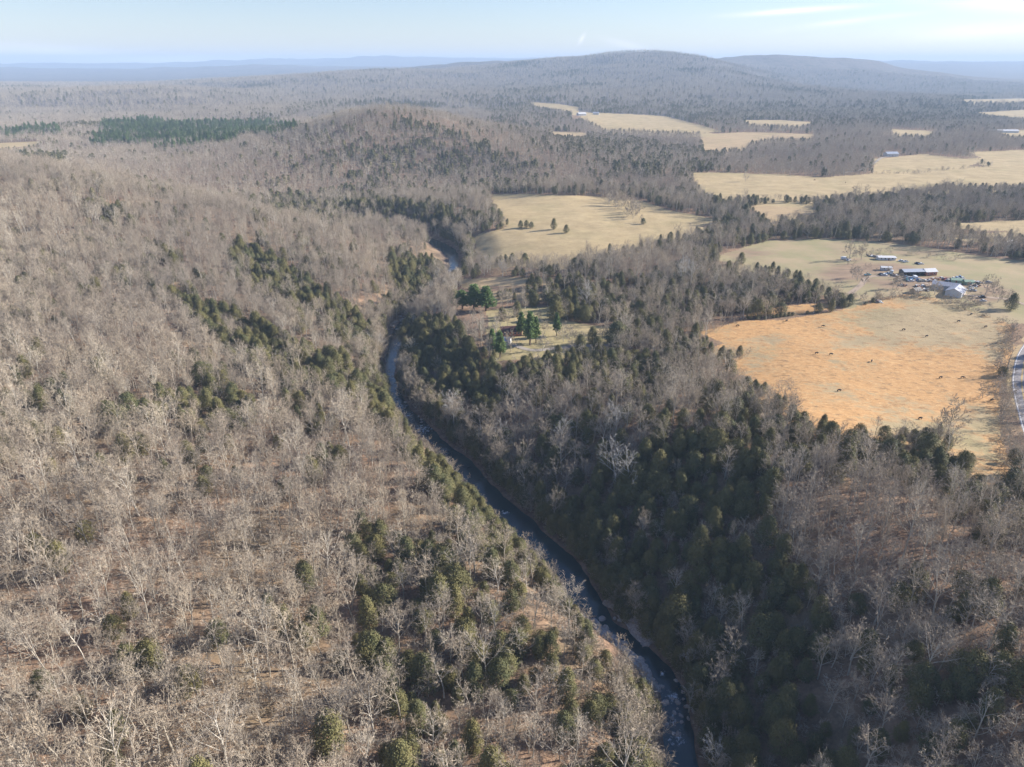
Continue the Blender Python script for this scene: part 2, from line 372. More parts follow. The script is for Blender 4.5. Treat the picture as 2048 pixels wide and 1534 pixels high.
def straw_mat(name, a, b, green=.25, orange=0.0, dark=.3):
    m = Mat(name, .95, .1); p = m.pos()
    sx = m.scale(p, (.7, 1.2, 1)); n1 = m.noise(sx, .5, 5, .75); n2 = m.noise(p, .018, 4, .6); n3 = m.noise(m.scale(p, (.6, .9, 1)), .32, 5, .8)
    n4 = m.noise(p, .05, 4, .65)
    c = m.mix(m.ramp(n4, .3, .7), a, b)
    c = m.mix(m.math('MULTIPLY', m.ramp(n2, .5, .68), green), c, (.20, .20, .085))
    if orange:
        o = m.attr('tint')
        o = m.math('ADD', o, m.math('MULTIPLY', m.math('SUBTRACT', n4, .5), 2.2))
        o = m.math('ADD', o, m.math('MULTIPLY', m.math('SUBTRACT', n3, .5), 3.0))
        o = m.math('ADD', o, m.math('MULTIPLY', m.math('SUBTRACT', m.noise(p, .014, 3), .5), 2.6))
        o = m.math('MULTIPLY', m.ramp(o, .2, .75), orange, True)
        c = m.mix(o, c, m.mix(m.ramp(n1, .35, .7), (.43, .245, .105), (.57, .345, .155)))
    c = m.mix(m.math('MULTIPLY', m.ramp(n3, .52, .68), dark), c, (.17, .12, .07))
    c = m.mix(m.math('MULTIPLY', m.ramp(n1, .55, .72), .35), c, (.60, .48, .28))
    m.col(c); m.bump(n3, .9, .5); return m.m
def yard_mat():
    m = Mat('farmyard_grass', .95, .1); p = m.pos()
    n1 = m.noise(p, .045, 5, .65); n2 = m.noise(m.scale(p, (.3, 1, 1)), .12, 4, .7); n3 = m.noise(p, .8, 3)
    c = m.mix(m.ramp(n1, .38, .62), (.37, .285, .17), (.30, .265, .14))
    t = m.math('ADD', m.attr('tint'), m.math('MULTIPLY', m.math('SUBTRACT', m.noise(p, .016, 4), .42), 1.6)); t = m.math('MULTIPLY', m.ramp(m.math('ADD', t, m.math('SUBTRACT', n2, .5)), .35, .7), .85)
    c = m.mix(t, c, m.mix(m.ramp(n2, .4, .6), (.20, .135, .095), (.32, .22, .15)))
    c = m.mix(m.math('MULTIPLY', m.ramp(n3, .55, .8), .4), c, (.38, .32, .2)); m.col(c); return m.m
M = {}
M['ground'] = ground_mat(); M['hills'] = hills_mat()
M['straw'] = straw_mat('dry_pasture', (.35, .265, .14), (.49, .375, .205))
M['tan'] = straw_mat('tan_meadow', (.36, .265, .15), (.47, .34, .19), .3, 0, .35)
M['orange'] = straw_mat('broomsedge', (.33, .255, .145), (.42, .32, .185), .35, 1.0, .8)
M['lawn'] = straw_mat('lawn_grass', (.33, .28, .14), (.42, .33, .18), .5, 0, .3)
M['yard'] = yard_mat()

# ------------------------------------------------------------------ the ground sheet (polar grid round the camera foot)
def build_ground():
    az = np.concatenate([np.linspace(-82, -44, 40, endpoint=False), np.linspace(-44, 44, 500), np.linspace(44, 82, 41)[1:]])*math.pi/180
    rr = np.concatenate([np.geomspace(4, 90, 40, endpoint=False), np.geomspace(90, 900, 620, endpoint=False), np.geomspace(900, 5500, 330, endpoint=False), np.geomspace(5500, 20000, 120)])
    nA, nR = len(az), len(rr)
    AA, RR = np.meshgrid(az, rr)           # (nR, nA)
    x = (RR*np.sin(AA)).ravel(); y = (RR*np.cos(AA)).ravel(); z = Z(x, y)
    fade = sstep((RR.ravel()-16500)/3400); z = z*(1-fade) + fade*(-60)
    V = np.stack([x, y, z], 1)
    idx = np.arange(nA*nR).reshape(nR, nA)
    F = np.stack([idx[:-1, :-1], idx[:-1, 1:], idx[1:, 1:], idx[1:, :-1]], -1).reshape(-1, 4)[:, ::-1]
    cx = V[F].mean(1); u, v, dep = project(cx[:, 0], cx[:, 1], cx[:, 2])
    owner = np.zeros(len(F), int); names = ['ground', 'hills']+list(FIELDS)
    owner[np.hypot(cx[:, 0], cx[:, 1])+fbm(cx[:, 0], cx[:, 1], 300, 55)*400 > 2300] = 1
    wob_u = fbm(cx[:, 0], cx[:, 1], 30, 77, 3)*2500/np.maximum(dep, 50); wob_v = fbm(cx[:, 0], cx[:, 1], 30, 78, 3)*1200/np.maximum(dep, 50)
    for k, (mat, (y0, y1), poly) in FIELDS.items():
        g = 3 if mat != 'x' else 0
        c = (cx[:, 1] > y0) & (cx[:, 1] < y1) & (owner <= 1); b = POLY_B[k]
        uu = u+wob_u; vv = v+wob_v
        c &= (uu > b[0]) & (uu < b[1]) & (vv > b[2]) & (vv < b[3]+80)
        ii = np.where(c)[0]
        # the meadow runs on under the treetops that hide its near edge
        ins = pip(uu[ii], vv[ii], poly) | pip(uu[ii], vv[ii]-15000/np.maximum(dep[ii], 50), poly)
        owner[ii[ins]] = names.index(k)
    d, hw, side = river_dist(x, y)
    slope_rock = np.where((d < hw+9) & (y < 700), 1.0 - np.clip((d-hw)/9, 0, 1), 0)*.9
    for i, nm in enumerate(names):
        fm = F[owner == i]
        if not len(fm): continue
        used, inv = np.unique(fm, return_inverse=True); inv = inv.reshape(fm.shape)
        mat = M['ground'] if i == 0 else M['hills'] if i == 1 else M[FIELDS[nm][0]]
        me = np_mesh(nm, V[used], inv, [mat], smooth=True)
        if i == 0:
            a = me.attributes.new('rocky', 'FLOAT', 'POINT'); a.data.foreach_set('value', slope_rock[used].astype(np.float32))
        if i > 1:
            P = V[used]; uu, vv, _ = project(P[:, 0], P[:, 1], P[:, 2])
            if nm == 'broomsedge_field':
                def B(u0, v0, a, b): return np.exp(-(((uu-u0)/a)**2+((vv-v0)/b)**2))
                t = .72 - 1.0*B(1900, 640, 170, 48) - .45*B(1995, 720, 24, 50) - .35*B(1530, 680, 40, 14) - .55*B(1750, 730, 30, 16) - .35*B(1690, 690, 40, 20) + .3*B(1850, 770, 160, 60)+.25*B(1620,650,140,16) - .3*B(1960,850,40,60) - .4*B(1800,860,80,20)
            elif nm == 'farmyard':
                def B(u0, v0, a, b): return np.exp(-(((uu-u0)/a)**2+((vv-v0)/b)**2))
                t = .85*B(1700, 540, 60, 22)+.8*B(1850, 565, 90, 16)+.5*B(1820, 505, 120, 9)+.7*B(1980, 590, 50, 20)+.4*B(1500, 510, 80, 20)+.6*B(1780,535,60,9)
            else: t = np.full(len(P), .7)
            a = me.attributes.new('tint', 'FLOAT', 'POINT'); a.data.foreach_set('value', t.astype(np.float32))
        tag(link(nm, me), kind='structure')
build_ground()

# ------------------------------------------------------------------ water
def build_river():
    P = river; V = []; F = []
    T = np.gradient(P[:, :2], axis=0); T /= np.linalg.norm(T, axis=1)[:, None]; N = np.stack([-T[:, 1], T[:, 0]], 1)
    nc = 5
    for i in range(len(P)):
        for j in range(nc):
            q = P[i, :2]+N[i]*(P[i, 2]+3.5)*(j/(nc-1)*2-1); V.append((q[0], q[1], RIVER_Z))
    for i in range(len(P)-1):
        for j in range(nc-1):
            a = i*nc+j; F.append((a, a+nc, a+nc+1, a+1))
    m = Mat('river_water', .12, .5); p = m.pos()
    n = m.noise(m.scale(p, (1, .6, 1)), .9, 4, .6); n2 = m.noise(p, .05, 3)
    c = m.mix(m.ramp(n2, .35, .65), (.008, .032, .042), (.016, .048, .055))
    # rapids: broken white water where the bed steps down
    geo = m.n.new('ShaderNodeNewGeometry'); sp = m.n.new('ShaderNodeSeparateXYZ'); m.l.new(geo.outputs['Position'], sp.inputs[0])
    tot = None
    for (u, v, rad) in ((785, 752, 6), (808, 812, 4), (845, 858, 8), (815, 830, 4), (1010, 1025, 2.5), (1345, 1392, 3.5), (1348, 1440, 2.5), (1325, 1345, 2), (1072, 1096, 2), (1352,1475,4)):
        x, y, _ = at_z(u, v, RIVER_Z)
        dx = m.math('SUBTRACT', sp.outputs[0], x); dy = m.math('SUBTRACT', sp.outputs[1], y)
        q = m.math('DIVIDE', m.math('ADD', m.math('MULTIPLY', dx, dx), m.math('MULTIPLY', dy, dy)), rad*rad)
        e = m.math('EXPONENT', m.math('MULTIPLY', q, -1.0)); tot = e if tot is None else m.math('MAXIMUM', tot, e)
    fn = m.noise(m.scale(p, (1.0, .8, 1)), .9, 5, .75)
    foam = m.ramp(m.math('ADD', m.math('MULTIPLY', tot, .30), fn), .78, .90)
    m.col(m.mix(foam, c, (.62, .68, .72))); m.put(m.b.inputs['Roughness'], m.ramp(foam, -.12, 1.0))
    m.bump(n, .25, .12)
    tag(link('river', np_mesh('river', V, np.array(F), [m.m], smooth=True)), kind='structure')
build_river()

# ------------------------------------------------------------------ trees
class Buf:
    def __init__(s): s.v = []; s.f = []
    def add(s, V, F):
        o = len(s.v); s.v.extend(V); s.f.extend([tuple(i+o for i in f) for f in F])
def frame(d):
    d = d/np.linalg.norm(d); a = np.array((0, 0, 1.0)) if abs(d[2]) < .9 else np.array((1.0, 0, 0))
    s = np.cross(d, a); s /= np.linalg.norm(s); return s, np.cross(d, s)
def tube(buf, pts, rad, k):
    V = []; F = []
    for i, (p, r) in enumerate(zip(pts, rad)):
        d = pts[min(i+1, len(pts)-1)]-pts[max(i-1, 0)]; s, t = frame(d)
        for j in range(k):
            a = 2*math.pi*j/k; V.append(tuple(p+(s*math.cos(a)+t*math.sin(a))*r))
    for i in range(len(pts)-1):
        for j in range(k):
            F.append((i*k+j, i*k+(j+1) % k, (i+1)*k+(j+1) % k, (i+1)*k+j))
    buf.add(V, F)
def bare_tree(seed, H=14.0, spread=1.0, detail=1.0, thick=1.0, twig=.06, fork=.35):
    rg = np.random.default_rng(seed); trunk = Buf(); crown = Buf()
    maxlv = 3
    kids = [int(9*detail+1), int(6*detail+1), int(8*detail+1), 0]
    def grow(p, d, L, r, lv):
        d = d/np.linalg.norm(d); ns = (6, 4, 3, 2)[lv]
        pts = [p]; dirs = [d]
        for i in range(ns):
            d = d + rg.normal(0, (.05, .11, .15, .16)[lv], 3) + np.array((0, 0, (.05, .11, .05, .02)[lv])); d /= np.linalg.norm(d)
            p = p+d*L/ns; pts.append(p); dirs.append(d)
        end = (.25, .25, .3, .2)[lv]
        rad = [r*(1-(1-end)*i/ns) for i in range(ns+1)]
        buf = trunk if lv <= 1 else crown
        if lv < 3: tube(buf, pts, rad, (6, 4, 3, 3)[lv])
        else:
            s, t = frame(pts[-1]-pts[0]); a = rg.uniform(0, 6.28); o = (s*math.cos(a)+t*math.sin(a))*twig*thick*.5
            mid = pts[1]
            buf.add([tuple(pts[0]-o), tuple(pts[0]+o), tuple(mid+o*.8), tuple(mid-o*.8), tuple(pts[-1])], [(0, 1, 2, 3), (3, 2, 4)])
        if lv < maxlv:
            for c in range(kids[lv]):
                t0 = (fork, .25, .15)[lv]; t = t0+(1-t0)*((c+rg.uniform(.1, .9))/kids[lv]); i = min(int(t*ns), ns-1); f = t*ns-i
                q = pts[i]*(1-f)+pts[i+1]*f; dd = dirs[i+1]; s, tt = frame(dd); a = c*2.4+rg.uniform(-.7, .7) if lv == 0 else rg.uniform(0, 6.28)
                ang = rg.uniform(*((.55, 1.0) if lv == 0 else (.5, 1.05)))*(1.0 if lv else spread*(1.05-.45*t))
                nd = dd*math.cos(ang)+(s*math.cos(a)+tt*math.sin(a))*math.sin(ang)
                Ln = L*((.54, .52, .44)[lv])*rg.uniform(.75, 1.2)*(1.15-.5*t)
                grow(q, nd, Ln, rad[i]*(.55, .55, .5)[lv], lv+1)
    grow(np.zeros(3)+np.array((0, 0, -.6)), np.array((rg.normal(0, .06), rg.normal(0, .06), 1.0)), H*.86, H*.0145*thick, 0)
    return trunk, crown
def cedar_tree(seed, H=8.0, W=2.3, n=420, round_=.5, size=.42):
    rg = np.random.default_rng(seed); trunk = Buf(); crown = Buf()
    tube(trunk, [np.array((0, 0, -.5)), np.array((0.05, 0, H*.4)), np.array((0, .05, H*.92))], [.16, .11, .03], 5)
    # a few lobes make the outline uneven
    lob = [(rg.uniform(0, 6.28), rg.uniform(.1, .85), rg.uniform(-.35, .55)) for _ in range(14)]
    for i in range(n):
        t = rg.uniform(0, 1)**.8; z = H*(.06+.94*t)
        a = rg.uniform(0, 6.28)
        env = W*(round_*.72*math.sqrt(max(0, 1-abs((t-.38)/.63)**2.2))+(1-round_*.72)*(1-t)**.8)*(.6+.4*min(1, t*6))
        for la, lt, ls in lob:
            da = abs((a-la+math.pi) % (2*math.pi)-math.pi); env *= 1+ls*math.exp(-(da/.5)**2-((t-lt)/.13)**2)
        env *= .86
        r = env*(rg.uniform(.35, 1)**.45)*(1 if rg.uniform() < .85 else rg.uniform(1.05, 1.35))
        c = np.array((math.cos(a)*r, math.sin(a)*r, z+rg.normal(0, .3)))
        outd = np.array((math.cos(a)*.8, math.sin(a)*.8, rg.uniform(.1, .9)))
        for k in range(4):
            d = outd+rg.normal(0, .38, 3); d /= np.linalg.norm(d); s, tt = frame(d); b = rg.uniform(0, 6.28)
            o = (s*math.cos(b)+tt*math.sin(b))*size*rg.uniform(.3, .55); w2 = (tt*math.cos(b)-s*math.sin(b))*size*rg.uniform(.8, 1.4); q = c+rg.normal(0, .26, 3)
            crown.add([tuple(q-o), tuple(q+o), tuple(q+w2)], [(0, 1, 2)])
    return trunk, crown
def pine_tree(seed, H=15.0, W=4.0, n=60):
    rg = np.random.default_rng(seed); trunk = Buf(); crown = Buf()
    tube(trunk, [np.array((0, 0, -.5)), np.array((.1, 0, H*.5)), np.array((0, .1, H*.95))], [.32, .22, .05], 6)
    for i in range(n):
        t = (i+rg.uniform())/n; z = H*(.22+.76*t); a = i*2.4+rg.uniform(-.4, .4); L = W*(1-t*.80)*rg.uniform(.6, 1.1)*(.7+.3*min(1, t*5))
        d = np.array((math.cos(a), math.sin(a), rg.uniform(-.05, .35))); tube(crown, [np.array((0, 0, z)), np.array((0, 0, z))+d*L], [.06, .02], 3)
        for k in range(int(9+L*3)):
            f = rg.uniform(.3, 1.05); c = np.array((0, 0, z))+d*L*f+rg.normal(0, .28, 3)
            for q in range(5):
                dd = rg.normal(0, 1, 3)+np.array((0, 0, .5)); dd /= np.linalg.norm(dd); s, tt = frame(dd); o = s*.17
                crown.add([tuple(c-o), tuple(c+o), tuple(c+dd*.62)], [(0, 1, 2)])
    return trunk, crown

def bark_mat(name, a, b, c2):
    m = Mat(name, .9, .15); r = m.rand(); n = m.noise(m.objc(), .9, 3)
    c = m.mix(r, a, b); c = m.mix(m.ramp(m.math('FRACT', m.math('MULTIPLY', r, 7.31)), .6, 1.0), c, c2)
    c = m.mix(m.math('MULTIPLY', m.ramp(n, .35, .7), .35), c, tuple(x*.62 for x in b))
    big = m.noise(m.pos(), .006, 4, .6); c = m.mix(m.math('MULTIPLY', m.ramp(big, .45, .62), .5), c, tuple(b[i]*(.78, .80, .86)[i] for i in range(3))); m.col(c); return m.m
def leaf_mat(name, a, b, c2):
    m = Mat(name, .75, .25); r = m.rand(); n = m.noise(m.objc(), .55, 3)
    c = m.mix(r, a, b); c = m.mix(m.math('MULTIPLY', m.ramp(n, .4, .7), .6), c, c2); m.col(c)
    return m.m
M['bark'] = bark_mat('tree_bark', (.52, .455, .35), (.35, .31, .25), (.66, .61, .51))
M['twig'] = bark_mat('tree_twigs', (.49, .40, .285), (.35, .29, .22), (.58, .50, .38))
M['white_bark'] = bark_mat('sycamore_bark', (.52, .49, .43), (.42, .39, .34), (.60, .57, .51))
M['cedar'] = leaf_mat('cedar_foliage', (.17, .152, .055), (.085, .098, .043), (.215, .175, .07))
M['pine'] = leaf_mat('pine_foliage', (.15, .22, .07), (.11, .17, .055), (.22, .29, .09))
M['cedar_bark'] = flat('cedar_bark', (.16, .11, .08))

def part_meshes(nm, tc_, mt, mc):
    t, c = tc_
    return np_mesh(nm+'_trunk', t.v, t.f, [mt]), np_mesh(nm+'_crown', c.v, c.f, [mc])
def joined(nm, tc_, mt, mc):
    t, c = tc_; o = len(t.v)
    return np_mesh(nm, list(t.v)+list(c.v), list(t.f)+[tuple(i+o for i in f) for f in c.f], [mt, mc], [0]*len(t.f)+[1]*len(c.f))
BARE = [bare_tree(10+i, H=h, spread=s, fork=fk) for i, (h, s, fk) in enumerate(((15, 1, .35), (14, 1.15, .3), (16, .85, .42), (13, 1.3, .22), (12, 1.0, .35), (15.5, 1.1, .4), (9, .9, .3), (12.5, 1.4, .15), (14, .95, .5), (11, 1.25, .2)))]
BARE_LO = [bare_tree(50+i, H=h*.85, spread=s*1.3, detail=.66, thick=1.3, twig=.16, fork=.12) for i, (h, s) in enumerate(((15, 1.1), (13, 1.2), (14, 1.0), (12, 1.2)))]
CED = [cedar_tree(80+i, h, w, int(n*2.2), ro, .25) for i, (h, w, n, ro) in enumerate(((8.5, 2.7, 520, .9), (7, 2.9, 460, 1.2), (8.6, 2.9, 560, .85), (6, 2.8, 400, 1.3), (8, 3.2, 540, 1.25)))]
CED_LO = [cedar_tree(90+i, h, w, 70, ro, 1.0) for i, (h, w, ro) in enumerate(((8.5, 2.6, .6), (7.5, 2.6, .9)))]
PIN = [pine_tree(100+i, h, w, 84) for i, (h, w) in enumerate(((15, 3.6), (13, 3.3)))]
bare_parts = [part_meshes('bare_tree', t, M['bark'], M['twig']) for t in BARE]
ced_parts = [part_meshes('cedar_tree', t, M['cedar_bark'], M['cedar']) for t in CED]
pin_parts = [part_meshes('pine_tree', t, M['cedar_bark'], M['pine']) for t in PIN]
syc_parts = [part_meshes('sycamore_tree', bare_tree(200+i, 17, 1.15, thick=1.25, twig=.06, fork=.25), M['white_bark'], M['white_bark']) for i in range(3)]
bare_join = [joined('bare_tree_mass', t, M['bark'], M['twig']) for t in BARE]
bare_lo = [joined('bare_tree_far', t, M['bark'], M['twig']) for t in BARE_LO]
ced_join = [joined('cedar_mass', t, M['cedar_bark'], M['cedar']) for t in CED]
ced_lo = [joined('cedar_far', t, M['cedar_bark'], M['cedar']) for t in CED_LO]
pin_join = [joined('pine_mass', t, M['cedar_bark'], M['pine']) for t in PIN]

def scatter_stuff(name, meshes, xyz, scale, rotz, tilt, idx, label):
    """one object: a cloud of points that carries the tree meshes as geometry"""
    if not len(xyz): return
    me = bpy.data.meshes.new(name); me.vertices.add(len(xyz)); me.vertices.foreach_set('co', np.asarray(xyz, np.float32).ravel())
    def at(nm, typ, data, key='value'):
        a = me.attributes.new(nm, typ, 'POINT'); a.data.foreach_set(key, data)
    at('tree_scale', 'FLOAT_VECTOR', np.asarray(scale, np.float32).ravel(), 'vector')
    rot = np.stack([tilt*np.cos(rotz*3), tilt*np.sin(rotz*5), rotz], 1)
    at('tree_rot', 'FLOAT_VECTOR', rot.astype(np.float32).ravel(), 'vector'); at('tree_kind', 'INT', np.asarray(idx, np.int32))
    o = link(name, me); tag(o, label=label, kind='stuff')
    ng = bpy.data.node_groups.new(name, 'GeometryNodeTree')
    ng.interface.new_socket('Geometry', in_out='INPUT', socket_type='NodeSocketGeometry'); ng.interface.new_socket('Geometry', in_out='OUTPUT', socket_type='NodeSocketGeometry')
    N = ng.nodes; L = ng.links; gi = N.new('NodeGroupInput'); go = N.new('NodeGroupOutput'); ip = N.new('GeometryNodeInstanceOnPoints')
    jn = N.new('GeometryNodeJoinGeometry')
    for mm in meshes:
        src = bpy.data.objects.new(name+'_source', mm)     # not linked to the scene: only its geometry is used
        oi = N.new('GeometryNodeObjectInfo'); oi.inputs['Object'].default_value = src; oi.inputs['As Instance'].default_value = False
        g2 = N.new('GeometryNodeGeometryToInstance'); L.new(oi.outputs['Geometry'], g2.inputs[0]); L.new(g2.outputs[0], jn.inputs[0])
    def na(nm, typ):
        a = N.new('GeometryNodeInputNamedAttribute'); a.data_type = typ; a.inputs['Name'].default_value = nm; return a.outputs['Attribute']
    L.new(gi.outputs[0], ip.inputs['Points']); L.new(jn.outputs[0], ip.inputs['Instance']); ip.inputs['Pick Instance'].default_value = True
    L.new(na('tree_kind', 'INT'), ip.inputs['Instance Index']); L.new(na('tree_rot', 'FLOAT_VECTOR'), ip.inputs['Rotation']); L.new(na('tree_scale', 'FLOAT_VECTOR'), ip.inputs['Scale'])
    L.new(ip.outputs[0], go.inputs[0])
    md = o.modifiers.new('trees', 'NODES'); md.node_group = ng
    return o

rng = np.random.default_rng(7); NOTREES = False
ROAD_EDGE = [(140,110),(168,155),(186,205),(200,236),(218,269),(233,297),(246,319),(264.6,345),(281,364),(303,387),(335,410),(375,432),(430,455),(520,485),(640,520)]
road = smooth_poly([(x, y) for x, y in ROAD_EDGE], 6)
def poly_dist(x, y, P):
    best = np.full(np.shape(x), 1e9)
    for a, b in zip(P[:-1], P[1:]):
        d = b[:2]-a[:2]; t = np.clip(((x-a[0])*d[0]+(y-a[1])*d[1])/(d@d), 0, 1); best = np.minimum(best, np.hypot(x-a[0]-t*d[0], y-a[1]-t*d[1]))
    return best
riv_img = [(u, v, w*.5) for u, v, w in river_px]
def river_visible(u, v, y, dep, grow=0.0):
    """true where a point of the picture falls on the open water"""
    P = np.array([(a, b) for a, b, _ in riv_img[8:]]); P0 = np.array([(874,486),(893,497),(908,512)])
    c = (y < 700); out = np.zeros(np.shape(u), bool)
    if c.any():
        d = np.minimum(poly_dist(u[c], v[c], P), poly_dist(u[c], v[c], P0)*.3); out[c] = d < (3.9+grow)*FPX/dep[c]
    return out
LEDGE = [(1152,1214),(1200,1240),(1270,1300),(1320,1350),(1345,1400),(1326,1412),(1296,1368),(1242,1306),(1188,1252)]
KEEP_CLEAR = [(915,582,985,618,0),  # photo-space windows that trees in front must not cover: (u0, v0, u1, v1, ymin)
 (1755,505,1960,592,0),(1012,655,1040,672,0),(998,676,1030,690,0),(1775,304,1800,314,0),(1150,222,1180,234,0)]
def scatter(y0, y1, cell, base_c, seed, hscale=1.0, big=1.0, bank=False):
    rg = np.random.default_rng(seed)
    xs = np.arange(-y1*.95-60, y1*.95+60, cell); ys = np.arange(y0, y1, cell)
    X, Y = np.meshgrid(xs, ys); X = X.ravel()+rg.uniform(-.48, .48, X.size)*cell; Y = Y.ravel()+rg.uniform(-.48, .48, Y.size)*cell
    k = np.abs(X) < Y*.86+45; X = X[k]; Y = Y[k]
    zz = Z(X, Y); u, v, dep = project(X, Y, zz)
    ut, vt, dt = project(X, Y, zz+13*big)
    k = (vt < 1720) & (u > -260) & (u < 2310) & (v > 100); X, Y, zz, u, v, dep, ut, vt = [a[k] for a in (X, Y, zz, u, v, dep, ut, vt)]
    far = Y > 2600
    def in_field(h):
        ua, va, _ = project(X, Y, zz+h); ub, vb, _ = project(X, Y, zz+h*.5)
        return in_any_field(u, v, Y) | (~far & (in_any_field(ua, va+3, Y, 1.25) | in_any_field(ub, vb, Y, 1.25)))
    f_big = in_field(13*big); f_low = in_field(6.0); low_f = f_big & ~f_low & (rg.uniform(size=len(X)) < .75); bad = f_big & ~low_f
    near = Y < 720
    d = np.full(len(X), 99.0); hw = np.zeros(len(X)); dd, hh, sd = river_dist(X[near], Y[near]); d[near] = dd; hw[near] = hh
    bad |= d < hw+.8
    if bank: bad |= d > hw+(11 if bank else 0)
    def covers(h):
        ua, va, _ = project(X, Y, zz+h); ub, vb, _ = project(X, Y, zz+h*.5)
        return river_visible(ua, va, Y, dep, -.8) | river_visible(ub, vb, Y, dep, -.8) | (near & (pip(ua, va, LEDGE) | pip(ub, vb, LEDGE) | pip(u, v, LEDGE)))
    big_bad = covers(13); small_bad = covers(6.5); low = (big_bad & ~small_bad) | low_f; bad |= small_bad
    rd = poly_dist(X, Y, road); bad |= rd < 6
    east = (X > np.interp(Y, road[:, 1], road[:, 0])) & (Y < 520); bad |= east & (rg.uniform(size=len(X)) < .55)
    for (a, b, c, e, _) in KEEP_CLEAR:
        bad |= (ut > a-6) & (ut < c+6) & (v > b) & (vt < e)
    # canopy gaps
    gap = fbm(X, Y, 26, 31, 3); bad |= (gap < -.42) & ~low & (rg.uniform(size=len(X)) < .4)
    k = ~bad; X, Y, zz, u, v, ut, vt, low = [a[k] for a in (X, Y, zz, u, v, ut, vt, low)]
    mv = (v+vt)/2
    uc, vc, _ = project(X, Y, zz+6.5)
    pc = prob(CEDAR, uc, vc, Y, 0.0)
    if bank: pc = np.where(pc > 0, pc, .28)
    bl = np.where(X < np.interp(Y, river[::-1, 1], river[::-1, 0]), (.08), .20) if y1 < 1000 else np.full(len(X), base_c)
    cn_ = fbm(X, Y, 45, 41, 4)+.7*fbm(X, Y, 14, 43, 3)
    pc = np.where((pc == 0) & (Y > 900), np.clip(fbm(X, Y, 330, 61, 4)*np.where(Y > 1500, 1.5, .8)-.36, 0, .6), pc)
    pc = np.where(pc > 0, np.clip(pc*np.where(Y > 260, 1.25, 1.1)+.6*cn_, .04, .97), np.clip(bl*(1+3.0*cn_), 0, .9))
    pp = prob(PINES, uc+fbm(X, Y, 60, 5)*40, vc+fbm(X, Y, 90, 6)*14, Y, 0.0)*(1+.8*cn_)
    q = rg.uniform(size=len(X))
    kind = np.where(rg.uniform(size=len(X)) < pp, 2, np.where(q < pc, 1, 0))
    s = rg.normal(1, .22, len(X)).clip(.45, 1.5)*hscale; s = np.where(kind == 1, s*1.1, np.where(pc > .7, s*.8, s))
    kind = np.where(low & (rg.uniform(size=len(X)) < np.where(Y < 330, .6, .25)), 1, kind); s = np.where(low, np.where(kind == 1, rg.uniform(.6, .9, len(X)), rg.uniform(.42, .6, len(X))), s)
    return dict(x=X, y=Y, z=zz, kind=kind, s=s, u=ut, v=vt, rot=rg.uniform(0, 6.28, len(X)), t=rg.uniform(0, .12, len(X)), w=rg.uniform(.85, 1.2, len(X)))
import os
bank_ = scatter(60, 700, 3.1, .3, 9, .8, bank=True)
bands = [scatter(60, 520, 4.75, .06, 1, .86), scatter(520, 900, 5.2, .12, 2, .88), scatter(900, 1500, 6.6, .04, 3, .95), scatter(1500, 2600, 8.0, .04, 4, 1.0), scatter(2600, 5600, 13.5, .05, 5, 1.3, 1.3)]
if os.environ.get('HOME_X') or NOTREES: bands=[{k:v[:2] for k,v in b.items()} for b in bands]
bands[0] = {k: np.concatenate([bands[0][k], bank_[k]]) for k in bands[0]}
print('trees', [len(b['x']) for b in bands])

N_IND = 285
class Prop: pass
def place_tree(name, parts, i, loc, s, w, rz, tilt, label, cat, group=None):
    t = empty(name, loc, rz); t.scale = (s*w, s*w, s); t.rotation_euler = (tilt*math.cos(rz*3), tilt*math.sin(rz*5), rz)
    tr, cr = parts[i]
    link('trunk', tr, t); link('crown', cr, t)
    return tag(t, label, cat, group)
def inview(b, m=30): return (b['u'] > -m) & (b['u'] < 2048+m) & (b['v'] < 1534+m)
near = bands[0]
dist = np.sqrt(near['x']**2+near['y']**2+(near['z']-CAMZ)**2)
ind = {0: [], 1: []}
for kd in (0, 1):
    c = np.where((near['kind'] == kd) & inview(near, 10))[0]; ind[kd] = c[np.argsort(dist[c])][:N_IND]
rx = np.interp(near['y'], river[::-1, 1], river[::-1, 0])
def region(i):
    left = near['x'][i] < rx[i]; u, v = near['u'][i], near['v'][i]; big = near['s'][i] > 1.02
    d = abs(near['x'][i]-rx[i])
    if left:
        a = "at the water's edge on the sunlit bank" if d < 18 else 'at the foot of the photo, left of the ledge' if v > 1380 and u > 600 else 'in the bottom left corner' if u < 330 and v > 1250 else \
            'on the near left hillside, by the left edge' if u < 330 else 'on the near left hillside, lower middle' if u < 700 else 'on the sunlit slope just left of the river'
    else:
        a = "at the water's edge on the shaded bank" if d < 22 else 'on the shaded slope opposite the rock ledge' if v > 1200 and u < 1700 else 'on the shaded slope right of the middle bend' if u < 1500 and v <= 1200 else \
            'in the bottom right corner' if v > 1250 else 'on the wooded rise below the orange field'
    return a, 'taller' if big else 'smaller'
for i in ind[0]:
    place_tree('bare_tree', bare_parts, int(i*7 % len(BARE)), (near['x'][i], near['y'][i], near['z'][i]), near['s'][i], near['w'][i], near['rot'][i], near['t'][i],
               '%s leafless grey-brown tree %s' % (region(i)[1], region(i)[0]), 'bare tree', '%s leafless trees %s' % region(i)[::-1])
for i in ind[1]:
    place_tree('cedar_tree', ced_parts, int(i*7 % len(CED)), (near['x'][i], near['y'][i], near['z'][i]), near['s'][i], near['w'][i], near['rot'][i], near['t'][i]*.5,
               '%s olive green cedar %s' % (region(i)[1], region(i)[0]), 'cedar tree', '%s cedars %s' % region(i)[::-1])
